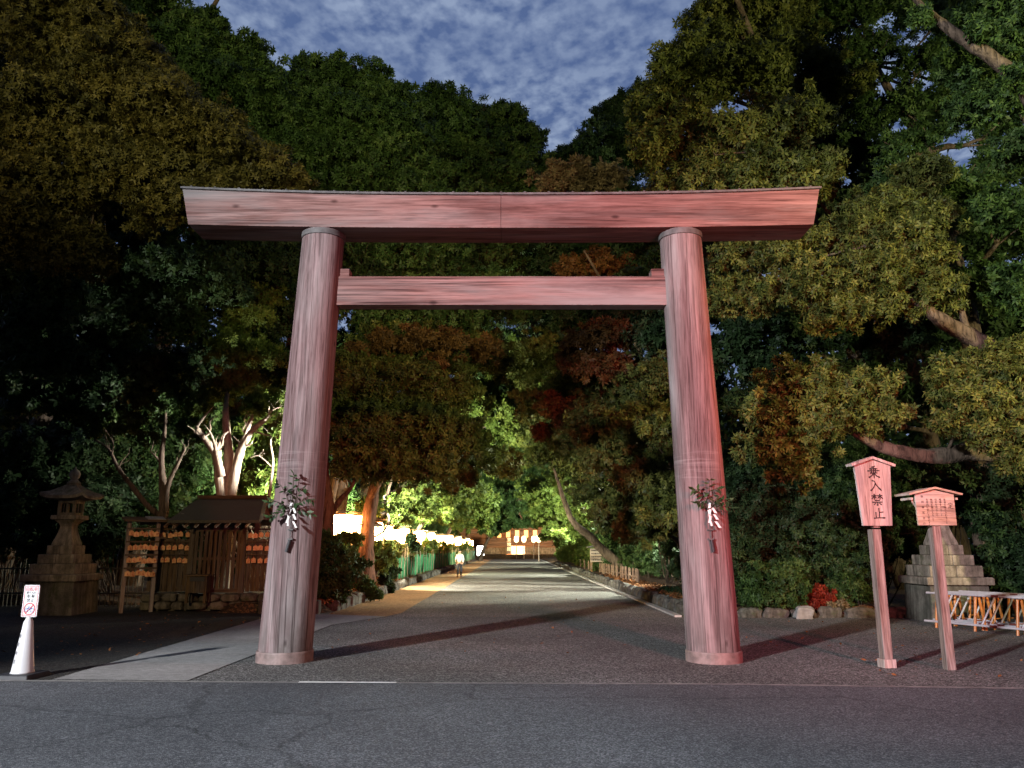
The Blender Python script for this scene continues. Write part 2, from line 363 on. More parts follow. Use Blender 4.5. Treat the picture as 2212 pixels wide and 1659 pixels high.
# ------------------------------------------------------------------ builders
class MB:
    def __init__(s):
        s.v, s.f = [], []
    def add(s, vs, fs):
        o = len(s.v)
        s.v += [tuple(x) for x in vs]
        s.f += [tuple(i + o for i in f) for f in fs]
        return s
    def box(s, c, d, rz=0.0, rx=0.0, ry=0.0, taper=1.0):
        m = Matrix.Rotation(rz, 4, 'Z') @ Matrix.Rotation(ry, 4, 'Y') @ Matrix.Rotation(rx, 4, 'X')
        vs = []
        for z in (-1, 1):
            k = taper if z > 0 else 1
            for x, y in ((-1, -1), (1, -1), (1, 1), (-1, 1)):
                p = m @ Vector((x * d[0] / 2 * k, y * d[1] / 2 * k, z * d[2] / 2))
                vs.append((p.x + c[0], p.y + c[1], p.z + c[2]))
        return s.add(vs, [(3, 2, 1, 0), (4, 5, 6, 7), (0, 1, 5, 4), (1, 2, 6, 5), (2, 3, 7, 6), (3, 0, 4, 7)])
    def tube(s, pts, rad, n=8, cap=True):
        pts = [Vector(p) for p in pts]
        if not hasattr(rad, '__len__'):
            rad = [rad] * len(pts)
        vs, fs = [], []
        up = None
        for i, p in enumerate(pts):
            t = (pts[min(i + 1, len(pts) - 1)] - pts[max(i - 1, 0)])
            t = t.normalized() if t.length > 1e-9 else Vector((0, 0, 1))
            if up is None:
                a = Vector((1, 0, 0)) if abs(t.x) < 0.8 else Vector((0, 1, 0))
                up = (a - t * a.dot(t)).normalized()
            else:
                up = (up - t * up.dot(t)).normalized()
            w = t.cross(up)
            for k in range(n):
                a = 2 * math.pi * k / n
                vs.append(p + (up * math.cos(a) + w * math.sin(a)) * rad[i])
        for i in range(len(pts) - 1):
            for k in range(n):
                fs.append((i * n + k, i * n + (k + 1) % n, (i + 1) * n + (k + 1) % n, (i + 1) * n + k))
        if cap:
            fs.append(tuple(reversed(range(n))))
            fs.append(tuple((len(pts) - 1) * n + k for k in range(n)))
        return s.add(vs, fs)
    def limb(s, pts, rad, n=9, seed=1, knob=0.09):
        pts = [Vector(p) for p in pts]
        rr_ = random.Random(seed)
        P_, R_ = [], []
        m = len(pts)
        for i in range(m - 1):
            p0, p1, p2, p3 = pts[max(i - 1, 0)], pts[i], pts[i + 1], pts[min(i + 2, m - 1)]
            for k in range(5):
                t = k / 5
                q = 0.5 * ((2 * p1) + (p2 - p0) * t + (2 * p0 - 5 * p1 + 4 * p2 - p3) * t * t + (3 * p1 - p0 - 3 * p2 + p3) * t ** 3)
                P_.append(q); R_.append((rad[i] + (rad[i + 1] - rad[i]) * t) * (1 + rr_.uniform(-knob, knob)))
        P_.append(pts[-1]); R_.append(rad[-1])
        a = len(s.v)
        s.tube(P_, R_, n)
        for q in range(a, len(s.v)):      # bark ridges
            k = (q - a) // n
            c = P_[min(k, len(P_) - 1)]
            d = Vector(s.v[q]) - c
            s.v[q] = tuple(c + d * (1 + rr_.uniform(-knob, knob) + knob * math.sin(((q - a) % n) * 2.1 + seed)))
        return s
    def lathe(s, prof, c=(0, 0, 0), n=24, sq=False, rot=0.0):
        vs, fs = [], []
        if sq:
            n = 4; rot = math.pi / 4
        for r, z in prof:
            k = math.sqrt(2) if sq else 1
            for i in range(n):
                a = 2 * math.pi * i / n + rot
                vs.append((c[0] + r * k * math.cos(a), c[1] + r * k * math.sin(a), c[2] + z))
        for j in range(len(prof) - 1):
            for i in range(n):
                fs.append((j * n + i, j * n + (i + 1) % n, (j + 1) * n + (i + 1) % n, (j + 1) * n + i))
        fs.append(tuple(reversed(range(n))))
        fs.append(tuple((len(prof) - 1) * n + i for i in range(n)))
        return s.add(vs, fs)
    def prism(s, poly, y0, y1):
        """x-z outline pushed along y"""
        n = len(poly)
        vs = [(x, y0, z) for x, z in poly] + [(x, y1, z) for x, z in poly]
        fs = [tuple(range(n)), tuple(reversed(range(n, 2 * n)))]
        fs += [((i + 1) % n, i, n + i, n + (i + 1) % n) for i in range(n)]
        return s.add(vs, fs)
    def sheet(s, poly, z):
        return s.add([(x, y, z) for x, y in poly], [tuple(range(len(poly)))])
    def rock(s, c, d, seed, rz=0.0, sub=2, rough=0.16, flat=0.35):
        import bmesh
        bm = bmesh.new()
        bmesh.ops.create_icosphere(bm, subdivisions=sub, radius=1.0)
        rr = random.Random(seed)
        ph = [rr.uniform(0, 6.28) for _ in range(6)]
        vs = []
        m = Matrix.Rotation(rz, 3, 'Z')
        for v in bm.verts:
            p = v.co.copy()
            q = Vector([math.copysign(abs(a) ** 0.6, a) for a in p])
            k = 1 + rough * (math.sin(3.1 * p.x + ph[0]) * math.sin(2.7 * p.y + ph[1]) + 0.7 * math.sin(5.3 * p.z + ph[2] + 2 * p.x) + 0.5 * math.sin(7 * p.y + ph[3]))
            q = Vector((q.x * d[0] / 2, q.y * d[1] / 2, max(q.z, -flat - 0.3) * d[2] / 2)) * k * 0.85
            q = m @ q
            vs.append((q.x + c[0], q.y + c[1], q.z + c[2]))
        fs = [tuple(v.index for v in f.verts) for f in bm.faces]
        bm.free()
        return s.add(vs, fs)
    def stroke(s, pts, w, y, th=0.004):
        """brush stroke standing in the x-z plane, facing -y; w = list of widths"""
        pts = [Vector((p[0], p[1])) for p in pts]
        n = len(pts)
        a, b = [], []
        for i, p in enumerate(pts):
            t = (pts[min(i + 1, n - 1)] - pts[max(i - 1, 0)]).normalized()
            nn = Vector((-t.y, t.x))
            a.append(p + nn * w[i] / 2); b.append(p - nn * w[i] / 2)
        vs = [(q.x, y, q.y) for q in a] + [(q.x, y, q.y) for q in b] + [(q.x, y + th, q.y) for q in a] + [(q.x, y + th, q.y) for q in b]
        fs = []
        for i in range(n - 1):
            fs += [(i, n + i, n + i + 1, i + 1), (2 * n + i, i, i + 1, 2 * n + i + 1), (n + i, 3 * n + i, 3 * n + i + 1, n + i + 1)]
        fs += [(0, 2 * n, 3 * n, n), (n - 1, 2 * n - 1, 4 * n - 1, 3 * n - 1)]
        return s.add(vs, fs)
    def move(s, d, rz=0.0):
        m = Matrix.Rotation(rz, 3, 'Z')
        s.v = [tuple(m @ Vector(p) + Vector(d)) for p in s.v]
        return s
    def build(s, name, mat, parent=None, smooth=False, bevel=0.0, loc=None):
        me = bpy.data.meshes.new(name)
        me.from_pydata(s.v, [], s.f)
        me.materials.append(mat)
        me.update()
        if smooth:
            me.polygons.foreach_set('use_smooth', [True] * len(me.polygons))
        o = bpy.data.objects.new(name, me)
        COL.objects.link(o)
        if parent is not None:
            o.parent = parent
        if loc is not None:
            o.location = loc
        if bevel:
            bv = o.modifiers.new('bevel', 'BEVEL')
            bv.width = bevel; bv.segments = 2; bv.limit_method = 'ANGLE'; bv.angle_limit = R(40)
        return o

def tag(o, label=None, cat=None, group=None, kind=None):
    if label: o['label'] = label
    if cat: o['category'] = cat
    if group: o['group'] = group
    if kind: o['kind'] = kind
    return o

def thing(name, label, cat, loc=(0, 0, 0), rz=0.0, group=None):
    o = bpy.data.objects.new(name, None)
    o.empty_display_size = 0.2
    COL.objects.link(o)
    o.location = loc
    o.rotation_euler = (0, 0, rz)
    return tag(o, label, cat, group)

KIDS = {}
def kids(o):
    return [c for c in bpy.data.objects if c.parent == o]

def dup(o, loc=None, rz=None, label=None, group=None, scale=None, parent=None):
    c = o.copy()
    COL.objects.link(c)
    if parent is not None: c.parent = parent
    if loc is not None: c.location = loc
    if rz is not None: c.rotation_euler = (0, 0, rz)
    if scale is not None: c.scale = scale
    if label: c['label'] = label
    if group: c['group'] = group
    for k in kids(o):
        dup(k, parent=c)
    return c

def struct(name, mb, mat):
    return tag(mb.build(name, mat), kind='structure')

def text_geo(body, size, th=0.002, spacing=1.0):
    cu = bpy.data.curves.new('t', 'FONT')
    cu.body = body; cu.size = size; cu.extrude = th / 2
    cu.align_x = 'CENTER'; cu.align_y = 'CENTER'
    cu.space_line = spacing
    cu.resolution_u = 2
    ob = bpy.data.objects.new('t', cu)
    COL.objects.link(ob)
    dg = bpy.context.evaluated_depsgraph_get()
    me = bpy.data.meshes.new_from_object(ob.evaluated_get(dg))
    vs = [(v.co.x, v.co.y, v.co.z) for v in me.vertices]
    fs = [tuple(p.vertices) for p in me.polygons]
    bpy.data.objects.remove(ob); bpy.data.curves.remove(cu); bpy.data.meshes.remove(me)
    return vs, fs

def wall_text(mb, body, size, x, y, z, th=0.002, squeeze=1.0):
    """characters facing -y, centred at x, z on the plane y"""
    vs, fs = text_geo(body, size, th)
    mb.add([(x + a * squeeze, y - c, z + b) for a, b, c in vs], fs)

# ------------------------------------------------------------------ foliage
def unit(a):
    return a / np.maximum(np.linalg.norm(a, axis=-1, keepdims=True), 1e-9)

def leaf_object(name, base, axis, normal, ln, wd, tint, mat, parent, off=(0, 0, 0), fold=0.18):
    n = len(base)
    w = unit(np.cross(axis, normal))
    nn = np.cross(w, axis)
    ln = ln[:, None]; wd = wd[:, None]
    mid = base + axis * ln * 0.45 - nn * ln * fold * 0.3
    v = np.empty((n, 4, 3), np.float32)
    v[:, 0] = base
    v[:, 1] = mid + w * wd * 0.5
    v[:, 2] = base + axis * ln - nn * ln * fold
    v[:, 3] = mid - w * wd * 0.5
    v -= np.array(off, np.float32)
    me = bpy.data.meshes.new(name)
    me.vertices.add(n * 4)
    me.vertices.foreach_set('co', v.reshape(-1))
    me.loops.add(n * 4)
    me.loops.foreach_set('vertex_index', np.arange(n * 4, dtype=np.int32))
    me.polygons.add(n)
    me.polygons.foreach_set('loop_start', np.arange(0, n * 4, 4, dtype=np.int32))
    at = me.attributes.new('tint', 'FLOAT', 'FACE')
    at.data.foreach_set('value', tint.astype(np.float32))
    me.materials.append(mat)
    me.update(calc_edges=True)
    o = bpy.data.objects.new(name, me)
    COL.objects.link(o)
    if parent is not None:
        o.parent = parent
    return o

NLEAF = [0]
def crown(name, clumps, leaf, mat, parent, off, seed, dens=1.0, droop=0.35, npuff=17, flat=0.8, core=True, pr=(0.28, 0.46)):
    """clumps: (centre, radius).  Each clump is a cloud of leafy puffs; each puff carries twigs; each twig carries leaves"""
    g = np.random.default_rng(seed)
    B, A, N, LN, WD, T = [], [], [], [], [], []
    for c, rad in clumps:
        c = np.array(c)
        d = unit(g.normal(size=(npuff * 2, 3)))
        keep = (d[:, 1] < 0.55) & (d[:, 2] > -0.75)
        d = d[keep][:npuff]
        k = len(d)
        pc = c + d * rad * g.uniform(0.45, 0.82, (k, 1)) * np.array([1, 1, flat])
        r = rad * g.uniform(pr[0], pr[1], k)
        ns = k // 2 + 1
        ds = unit(g.normal(size=(ns * 3, 3)) + np.array([0, -0.2, 0.5]))
        ds = ds[ds[:, 1] < 0.6][:ns]
        ns = len(ds)
        pc = np.concatenate([pc, c + ds * rad * g.uniform(0.92, 1.2, (ns, 1)) * np.array([1, 1, flat])])
        r = np.concatenate([r, rad * g.uniform(0.09, 0.2, ns)])
        k += ns
        pt = g.uniform(-0.28, 0.28, k)
        for j in range(k):
            lf = leaf * g.uniform(0.85, 1.2)
            nt = max(7, int(dens * 4 * math.pi * r[j] ** 2 / (lf * lf * 2.3)))
            dd = unit(g.normal(size=(nt, 3)) + np.array([0, -0.15, 0.4]))
            pos = pc[j] + dd * r[j] * (1.0 - 0.42 * g.uniform(0, 1, (nt, 1)) ** 2.0) * np.array([1.05, 1.05, 0.74])
            td = unit(dd * 0.9 + g.normal(size=(nt, 3)) * 0.4 + np.array([0, 0, 0.25 - droop * 0.6]))
            rt_ = g.normal(size=nt) * 0.1
            nl = 9
            ti = np.repeat(np.arange(nt), nl)
            ph = np.tile(np.arange(nl) * 2.4, nt) + g.uniform(0, 0.7, nt * nl)
            tdl = td[ti]
            u = unit(np.cross(tdl, g.normal(size=(nt, 3))[ti]))
            v = np.cross(tdl, u)
            rad_d = u * np.cos(ph)[:, None] + v * np.sin(ph)[:, None]
            m = len(ti)
            lay = np.tile(np.arange(nl) / nl, nt)
            base = pos[ti] - tdl * (lay * lf * 0.7)[:, None]
            ax = unit(rad_d * 0.95 + tdl * (0.55 - 0.7 * lay)[:, None] + g.normal(size=(m, 3)) * 0.12 - np.array([0, 0, droop * 0.75]))
            nm = unit(tdl * 1.0 + np.array([0, 0, 0.2]) + g.normal(size=(m, 3)) * 0.15)
            B.append(base); A.append(ax); N.append(nm)
            ln = lf * g.uniform(0.75, 1.2, m)
            LN.append(ln); WD.append(ln * g.uniform(0.32, 0.44, m))
            T.append(np.clip(0.45 + pt[j] + rt_[ti] + g.normal(size=m) * 0.13, 0, 1))
        if core:      # bigger shaded leaves further in, so that the crown is not hollow
            m = int(dens * 26 * rad * rad / (leaf * leaf * 7))
            dd = unit(g.normal(size=(m, 3)))
            base = c + dd * rad * g.uniform(0.05, 0.72, (m, 1)) * np.array([1, 1, flat])
            B.append(base); A.append(unit(g.normal(size=(m, 3)))); N.append(unit(g.normal(size=(m, 3))))
            ln = leaf * g.uniform(1.0, 1.5, m)
            LN.append(ln); WD.append(ln * 0.5)
            T.append(np.clip(0.4 + g.normal(size=m) * 0.15, 0, 1))
    B = np.concatenate(B); A = np.concatenate(A); N = np.concatenate(N)
    NLEAF[0] += len(B)
    return leaf_object(name, B, A, N, np.concatenate(LN), np.concatenate(WD), np.concatenate(T), mat, parent, off)

SEED = [100]
def px_clumps(lst):
    out = []
    for x, y, Y, r in lst:
        p = P(x, y, Y)
        out.append((p, 1.13 * r * depth(p) / F))
    return out

def wob(p0, p1, k, amp, rr):
    pts = []
    d = (p1 - p0).length
    for i in range(k + 1):
        t = i / k
        q = p0.lerp(p1, t)
        if 0 < i < k:
            q = q + Vector((rr.uniform(-1, 1), rr.uniform(-1, 1), rr.uniform(-0.5, 0.5))) * amp * d
        pts.append(q)
    return pts

def tree(name, label, base, clumps, mat='green', leaf_px=12, rt=0.3, bark='bark', limbs=(), fork=0.5, top=None,
         dens=1.0, droop=0.35, group=None, trunk_pts=None, cat='tree', npuff=17, autolimb=True, stem='trunk', core=True, pr=(0.28, 0.46), flat=0.8):
    SEED[0] += 1
    rr = random.Random(SEED[0])
    cl = px_clumps(clumps)
    root = thing(name, label, cat, (base[0], base[1], 0), group=group)
    off = Vector((base[0], base[1], 0))
    cen = sum((c for c, _ in cl), Vector()) / len(cl)
    zmin = min(c.z - r for c, r in cl)
    tb = MB()
    if trunk_pts:
        pts = [Vector(p) for p in trunk_pts]
    else:
        tip = Vector(top) if top else Vector((cen.x, cen.y, max(c.z for c, _ in cl)))
        mid = Vector((off.x * 0.6 + cen.x * 0.4, off.y * 0.6 + cen.y * 0.4, max(1.0, zmin + (tip.z - zmin) * 0.1)))
        pts = wob(off, mid, 3, 0.03, rr)[:-1] + wob(mid, tip, 4, 0.04, rr)
    n = len(pts)
    rad = [max(0.03, rt * (1 - 0.82 * i / (n - 1))) for i in range(n)]
    rad[0] *= 1.35
    tb.limb([p - off for p in pts], rad, 12, SEED[0])
    if autolimb:
        for c, r in cl:
            j = min(range(n), key=lambda i: (pts[i] - c).length + (4 if i == 0 else 0) + abs(pts[i].z - (c.z - r * 1.2)) * 0.6)
            if (pts[j] - c).length < 0.3:
                continue
            q = wob(pts[j], c, 4, 0.07, rr)
            r0 = rad[j] * 0.55
            tb.limb([p - off for p in q], [r0 * (1 - 0.85 * i / 4) + 0.01 for i in range(5)], 6, SEED[0] + 1)
            for _ in range(3):
                e = c + Vector((rr.uniform(-1, 1), rr.uniform(-1, 0.6), rr.uniform(-0.4, 0.9))) * r * 0.8
                q2 = wob(q[rr.choice((2, 3))], e, 3, 0.08, rr)
                tb.tube([p - off for p in q2], [r0 * 0.35, r0 * 0.25, r0 * 0.16, 0.008], 5)
    for pl, r0, r1 in limbs:
        q = [P(*p) if len(p) == 3 else Vector(p[:3]) for p in pl]
        m = len(q)
        tb.limb([p - off for p in q], [r0 + (r1 - r0) * i / (m - 1) for i in range(m)], 10, SEED[0] + m)
        for k in range(5):
            a = q[rr.randrange(m // 2, m)]
            b = a + Vector((rr.uniform(-.7, .7), rr.uniform(-.6, .6), rr.uniform(.25, 1.1))) * (3.5 * r0 + .2)
            tb.limb([p - off for p in wob(a, b, 3, .12, rr)], [r1 * .7, r1 * .5, r1 * .3, .004], 5, k)
    tb.build(stem, M[bark], root, smooth=True)
    dm = sum(depth(c) for c, _ in cl) / len(cl)
    crown('crown', cl, leaf_px * 0.84 * dm / F, L[mat], root, off, SEED[0], dens, droop, npuff + 4, core=core, pr=pr, flat=flat)
    return root

def shrub(label, base, clumps, mat='deep', leaf_px=10, dens=1.0, droop=0.25, group=None, name='shrub', z0=0.0, world=None, leaf=None):
    SEED[0] += 1
    rr = random.Random(SEED[0])
    cl = [(c, r * 1.12) for c, r in (world if world else px_clumps(clumps))]
    root = thing(name, label, 'shrub', (base[0], base[1], z0), group=group)
    off = Vector((base[0], base[1], z0))
    tb = MB()
    for c, r in cl:
        for _ in range(4):
            b = off + Vector((rr.uniform(-.15, .15), rr.uniform(-.15, .15), -0.05)) * max(0.5, r)
            e = c + Vector((rr.uniform(-1, 1), rr.uniform(-1, 1), rr.uniform(0, 0.6))) * r * 0.6
            q = wob(b, e, 4, 0.05, rr)
            tb.tube([p - off for p in q], [0.022, 0.018, 0.014, 0.01, 0.005], 5)
    tb.build('stem', M['bark'], root)
    dm = sum(depth(c) for c, _ in cl) / len(cl)
    crown('foliage', cl, leaf or leaf_px * dm / F, L[mat], root, off, SEED[0], dens, droop, 13)
    return root

# ------------------------------------------------------------------ the setting
struct('ground', MB().sheet([(-300, -60), (300, -60), (300, 400), (-300, 400)], 0.0), M['gravel'])
struct('earth_yard', MB().sheet([(-60, 10.6), (-6.2, 9.83), (-5.55, 9.88), (-5.6, 19.3), (-3.0, 22), (-60, 24)], 0.004), M['earth'])
struct('road', MB().sheet([(-60, -40), (60, -40), (60, 3.55), (6.0, 9.22), (2.6, 9.52), (-2.5, 9.66), (-6.2, 9.78), (-60, 10.6)], 0.004), M['asphalt'])
e = MB()
e.add([(-60, 10.52, .009), (-6.2, 9.72, .009), (-2.5, 9.61, .009), (2.6, 9.48, .009), (6, 9.17, .009), (60, 3.5, .009),
       (60, 3.6, .009), (6, 9.27, .009), (2.6, 9.56, .009), (-2.5, 9.68, .009), (-6.2, 9.82, .009), (-60, 10.62, .009)],
      [(i, i + 1, 10 - i, 11 - i) for i in range(5)])
struct('road_edge', e, M['edgeline'])
e = MB()
e.add([(-2.5, 9.60, .013), (-1.35, 9.57, .013), (-1.35, 9.64, .013), (-2.5, 9.68, .013)], [(0, 1, 2, 3)])
struct('road_marking', e, M['paint'])
struct('gravel_path', MB().sheet([(-2.72, 18.6), (3.72, 18.4), (3.72, 112), (-2.72, 112)], 0.005), M['pathgravel'])
struct('walkway', MB().sheet([(-5.5, 9.86), (-3.86, 9.76), (-3.7, 16.6), (-2.9, 18.6), (-4.4, 19.2), (-5.6, 19.2)], 0.009), M['concrete'])
struct('paved_path', MB().sheet([(-4.38, 19.2), (-2.9, 18.6), (-2.68, 19.6), (-2.68, 112), (-4.38, 112)], 0.009), M['paving'])
struct('path_kerb', MB().box((3.8, 65, 0.02), (0.16, 93, 0.05)), M['kerb'])
struct('grass_bank', MB().box((1, 118, 0.3), (44, 10, 0.6)), M['soil'])
# planting beds: low mounds with an uneven top
def bed(name, x0, x1, y0, y1, h, seed, nx=14, ny=60):
    rr = random.Random(seed)
    vs, fs = [], []
    for j in range(ny + 1):
        for i in range(nx + 1):
            u, v = i / nx, (j / ny) ** 1.5
            edge = min(1.0, min(i, nx - i, j * 1.5) / 1.2)
            vs.append((x0 + (x1 - x0) * u, y0 + (y1 - y0) * v, -0.02 + h * edge + (rr.uniform(-.05, .06) if edge > .9 else 0)))
    for j in range(ny):
        for i in range(nx):
            a = j * (nx + 1) + i
            fs.append((a, a + 1, a + nx + 2, a + nx + 1))
    m = MB(); m.add(vs, fs)
    o = struct(name, m, M['soil'])
    o.data.polygons.foreach_set('use_smooth', [True] * len(o.data.polygons))
bed('left_soil', -7.2, -4.45, 19.6, 112, 0.24, 3)
bed('right_soil', 4.05, 9.0, 18.5, 112, 0.26, 4)
bed('left_ground_bed', -40, -9.9, 22.3, 80, 0.25, 5)
bed('right_ground_bed', 9.0, 40, 20.2, 80, 0.22, 6)

# ------------------------------------------------------------------ torii
CX, TY = -0.17, 11.47
tor = thing('torii_gate', 'tall weathered timber torii gate, its two pillars and crossbeams straddling the approach', 'torii', (CX, TY, 0))
for s, xb, xt in ((-1, -3.19 - CX, -2.955 - CX), (1, 2.835 - CX, 2.64 - CX)):
    mb = MB()
    prof = [(0.0, 0.372), (0.5, 0.370), (1.5, 0.362), (3.0, 0.35), (4.5, 0.335), (6.0, 0.322), (6.36, 0.318)]
    vs, fs, n = [], [], 64
    for z, r in prof:
        for i in range(n):
            a = 2 * math.pi * i / n
            vs.append((r * math.cos(a) + (xt - xb) * z / 6.36, r * math.sin(a), z))
    for j in range(len(prof) - 1):
        for i in range(n):
            fs.append((j * n + i, j * n + (i + 1) % n, (j + 1) * n + (i + 1) % n, (j + 1) * n + i))
    mb.add(vs, fs)
    pl = mb.build('pillar', M['pillar'], tor, smooth=True, loc=(xb, 0, 0))
    pl['label'] = 'greyer pillar, mauve brown' if s < 0 else 'pinker pillar with orange flank'
    b = MB().lathe([(0.392, -0.02), (0.392, 0.13), (0.387, 0.15), (0.36, 0.152)], (0, 0, 0), 56)
    b.build('base_sleeve', M['sleeve'], pl, smooth=False)
    c = MB().lathe([(0.31, 6.26), (0.338, 6.262), (0.338, 6.345), (0.325, 6.352), (0.3, 6.352)], (xt - xb, 0, 0), 56)
    c.build('collar', M['copper'], pl)
# top beam with a gentle upward sweep; ends cut on the slant
def sweep_beam(mb, xs, y0, y1, zb, zt, inset=0.0):
    n = len(xs); vs, fs = [], []
    for (xlo, xhi), b, t in zip(xs, zb, zt):
        vs += [(xlo, y0, b), (xlo, y1, b), (xhi, y1, t), (xhi, y0, t)]
    for i in range(n - 1):
        a, c = i * 4, i * 4 + 4
        fs += [(a, c, c + 1, a + 1), (a + 1, c + 1, c + 2, a + 2), (a + 2, c + 2, c + 3, a + 3), (a + 3, c + 3, c, a)]
    fs += [(0, 1, 2, 3), (4 * n - 1, 4 * n - 2, 4 * n - 3, 4 * n - 4)]
    mb.add(vs, fs)
def curve(u): return abs(u) ** 2.4
def beam_half(u0, u1):
    us = [u0 + (u1 - u0) * i / 14 for i in range(15)]
    xs = [(4.80 * u, 4.935 * u) for u in us]
    return xs, [6.353 + 0.055 * curve(u) for u in us], [6.885 + 0.105 * curve(u) for u in us]
for u0, u1 in ((-1, -0.0005), (0.0005, 1)):
    xs, zb, zt = beam_half(u0, u1)
    m = MB(); sweep_beam(m, xs, -0.3, 0.31, zb, zt)
    o = m.build('top_beam', M['beam'], tor, bevel=0.005)
    o['label'] = 'browner half of the top beam' if u0 < -0.5 else 'pinker half of the top beam'
xs, zb, zt = beam_half(-1, 1)
m = MB(); sweep_beam(m, [(b * 1.004, b * 1.005) for a, b in xs], -0.335, 0.345, [z + 0.002 for z in zt], [z + 0.034 for z in zt])
for k in range(27):   # upstand seams of the sheet cover
    u = -0.97 + k * 1.94 / 26
    m.box((4.935 * u, 0.0, 6.885 + 0.105 * curve(u) + 0.04), (0.03, 0.685, 0.012))
m.build('beam_cover', M['copper'], tor)
m = MB().box((0, 0.02, 5.41), (5.2, 0.25, 0.46)).build('tie_beam', M['beam'], tor, bevel=0.008)
for s in (-1, 1):
    MB().box((s * 2.52 - (0.02 if s > 0 else -0.0), 0.02, 5.706), (0.36, 0.21, 0.13)).build('wedge', M['beam'], tor, bevel=0.006)

# ------------------------------------------------------------------ sprigs on the pillars
def shide(m, x, y, z, s, side):
    w = 0.045 * s
    pts = [(0, 0), (0.05 * side, -0.10), (0.015 * side, -0.12), (0.07 * side, -0.22), (0.03 * side, -0.25), (0.10 * side, -0.37)]
    for i in range(0, 5, 1):
        a, b = pts[i], pts[i + 1]
        if i % 2: continue
        m.add([(x + a[0] * s - w / 2, y - 0.012 * i, z + a[1] * s), (x + a[0] * s + w / 2, y - 0.012 * i - .01, z + a[1] * s),
               (x + b[0] * s + w / 2, y - 0.012 * i - .03, z + b[1] * s), (x + b[0] * s - w / 2, y - 0.012 * i - .02, z + b[1] * s),
               (x + a[0] * s - w / 2, y - 0.012 * i + .002, z + a[1] * s), (x + a[0] * s + w / 2, y - 0.012 * i - .008, z + a[1] * s),
               (x + b[0] * s + w / 2, y - 0.012 * i - .028, z + b[1] * s), (x + b[0] * s - w / 2, y - 0.012 * i - .018, z + b[1] * s)],
              [(0, 1, 2, 3), (7, 6, 5, 4), (0, 4, 5, 1), (1, 5, 6, 2), (2, 6, 7, 3), (3, 7, 4, 0)])
def sprig(x, y, z, label, stems, seed, lean):
    g = np.random.default_rng(seed)
    root = thing('sakaki_sprig', label, 'sprig', (x, y, z), group='sakaki sprigs tied to the torii pillars')
    m = MB(); B, A, N, LN, WD, T = [], [], [], [], [], []
    for dx, dy, dz, k in stems:
        q = [Vector((0, -0.01, -0.02)), Vector((dx * .4, dy * .5, dz * .55 + .03)), Vector((dx * .75, dy * .85, dz * .9 + .03)), Vector((dx, dy, dz))]
        m.tube(q, [0.006, 0.005, 0.004, 0.002], 5)
        for i in range(k):
            t = 0.25 + 0.75 * i / (k - 1)
            j = min(2, int(t * 3)); f = t * 3 - j
            p = q[j].lerp(q[j + 1], f); d = (q[j + 1] - q[j]).normalized()
            sgn = 1 if i % 2 else -1
            side = Vector((d.z, 0, -d.x)) * sgn
            ax = (d * 0.6 + side * 0.75 + Vector((g.normal() * .25, -0.35 + g.normal() * .3, -0.35 + g.normal() * .2))).normalized()
            B.append(p); A.append(ax); N.append(Vector((g.normal() * .5, -0.8, 0.7 + g.normal() * .4)).normalized())
            l = g.uniform(0.075, 0.115); LN.append(l); WD.append(l * g.uniform(.36, .45)); T.append(min(1, max(0, g.normal(.45, .25))))
    m.build('branch', M['bark'], root)
    leaf_object('leaves', np.array([tuple(b) for b in B]), np.array([tuple(b) for b in A]), np.array([tuple(b) for b in N]),
                np.array(LN), np.array(WD), np.array(T), L['sakaki'], root)
    m = MB()
    shide(m, 0.0, -0.03, 0.10, 0.75, -0.5); shide(m, 0.03, -0.045, 0.03, 0.75, 1.0); shide(m, -0.03, -0.05, -0.0, 0.6, 0.3)
    m.build('paper_streamer', M['paper'], root)
    m = MB()
    m.box((0, 0.0, -0.27), (0.075, 0.05, 0.02)); m.box((0, 0.0, -0.40), (0.075, 0.05, 0.02)); m.tube([(0.0, -0.01, -0.1), (0.0, -0.01, -0.42)], 0.006, 6)
    m.build('bracket', M['copper'], root)
    m = MB().tube([(-0.0, -0.02, -0.415), (lean * 0.05, -0.022, -0.575)], 0.024, 12)
    m.build('holder', M['rubber'], root)
    return root
sprig(-3.10, 11.09, 2.07, 'leafy sakaki sprig with white paper streamer tied to the greyer pillar by the hut',
      [(-.22, -.08, .36, 9), (.02, -.08, .5, 9), (.2, -.1, .3, 8), (-.3, -.1, .1, 12), (.3, -.1, .14, 12), (-.27, -.12, -.1, 12), (.3, -.12, -.06, 11), (-.1, -.14, .02, 12), (.1, -.14, .08, 10)], 5, -0.8)
sprig(2.785, 11.09, 2.07, 'reddish lit sakaki sprig with white paper streamer tied to the pillar near the signboards',
      [(-.24, -.08, .28, 14), (0, -.08, .42, 10), (.12, -.1, .3, 8), (-.2, -.1, .1, 12), (.24, -.12, .12, 14), (.3, -.1, .02, 12), (.1, -.14, .14, 9)], 6, 0.4)

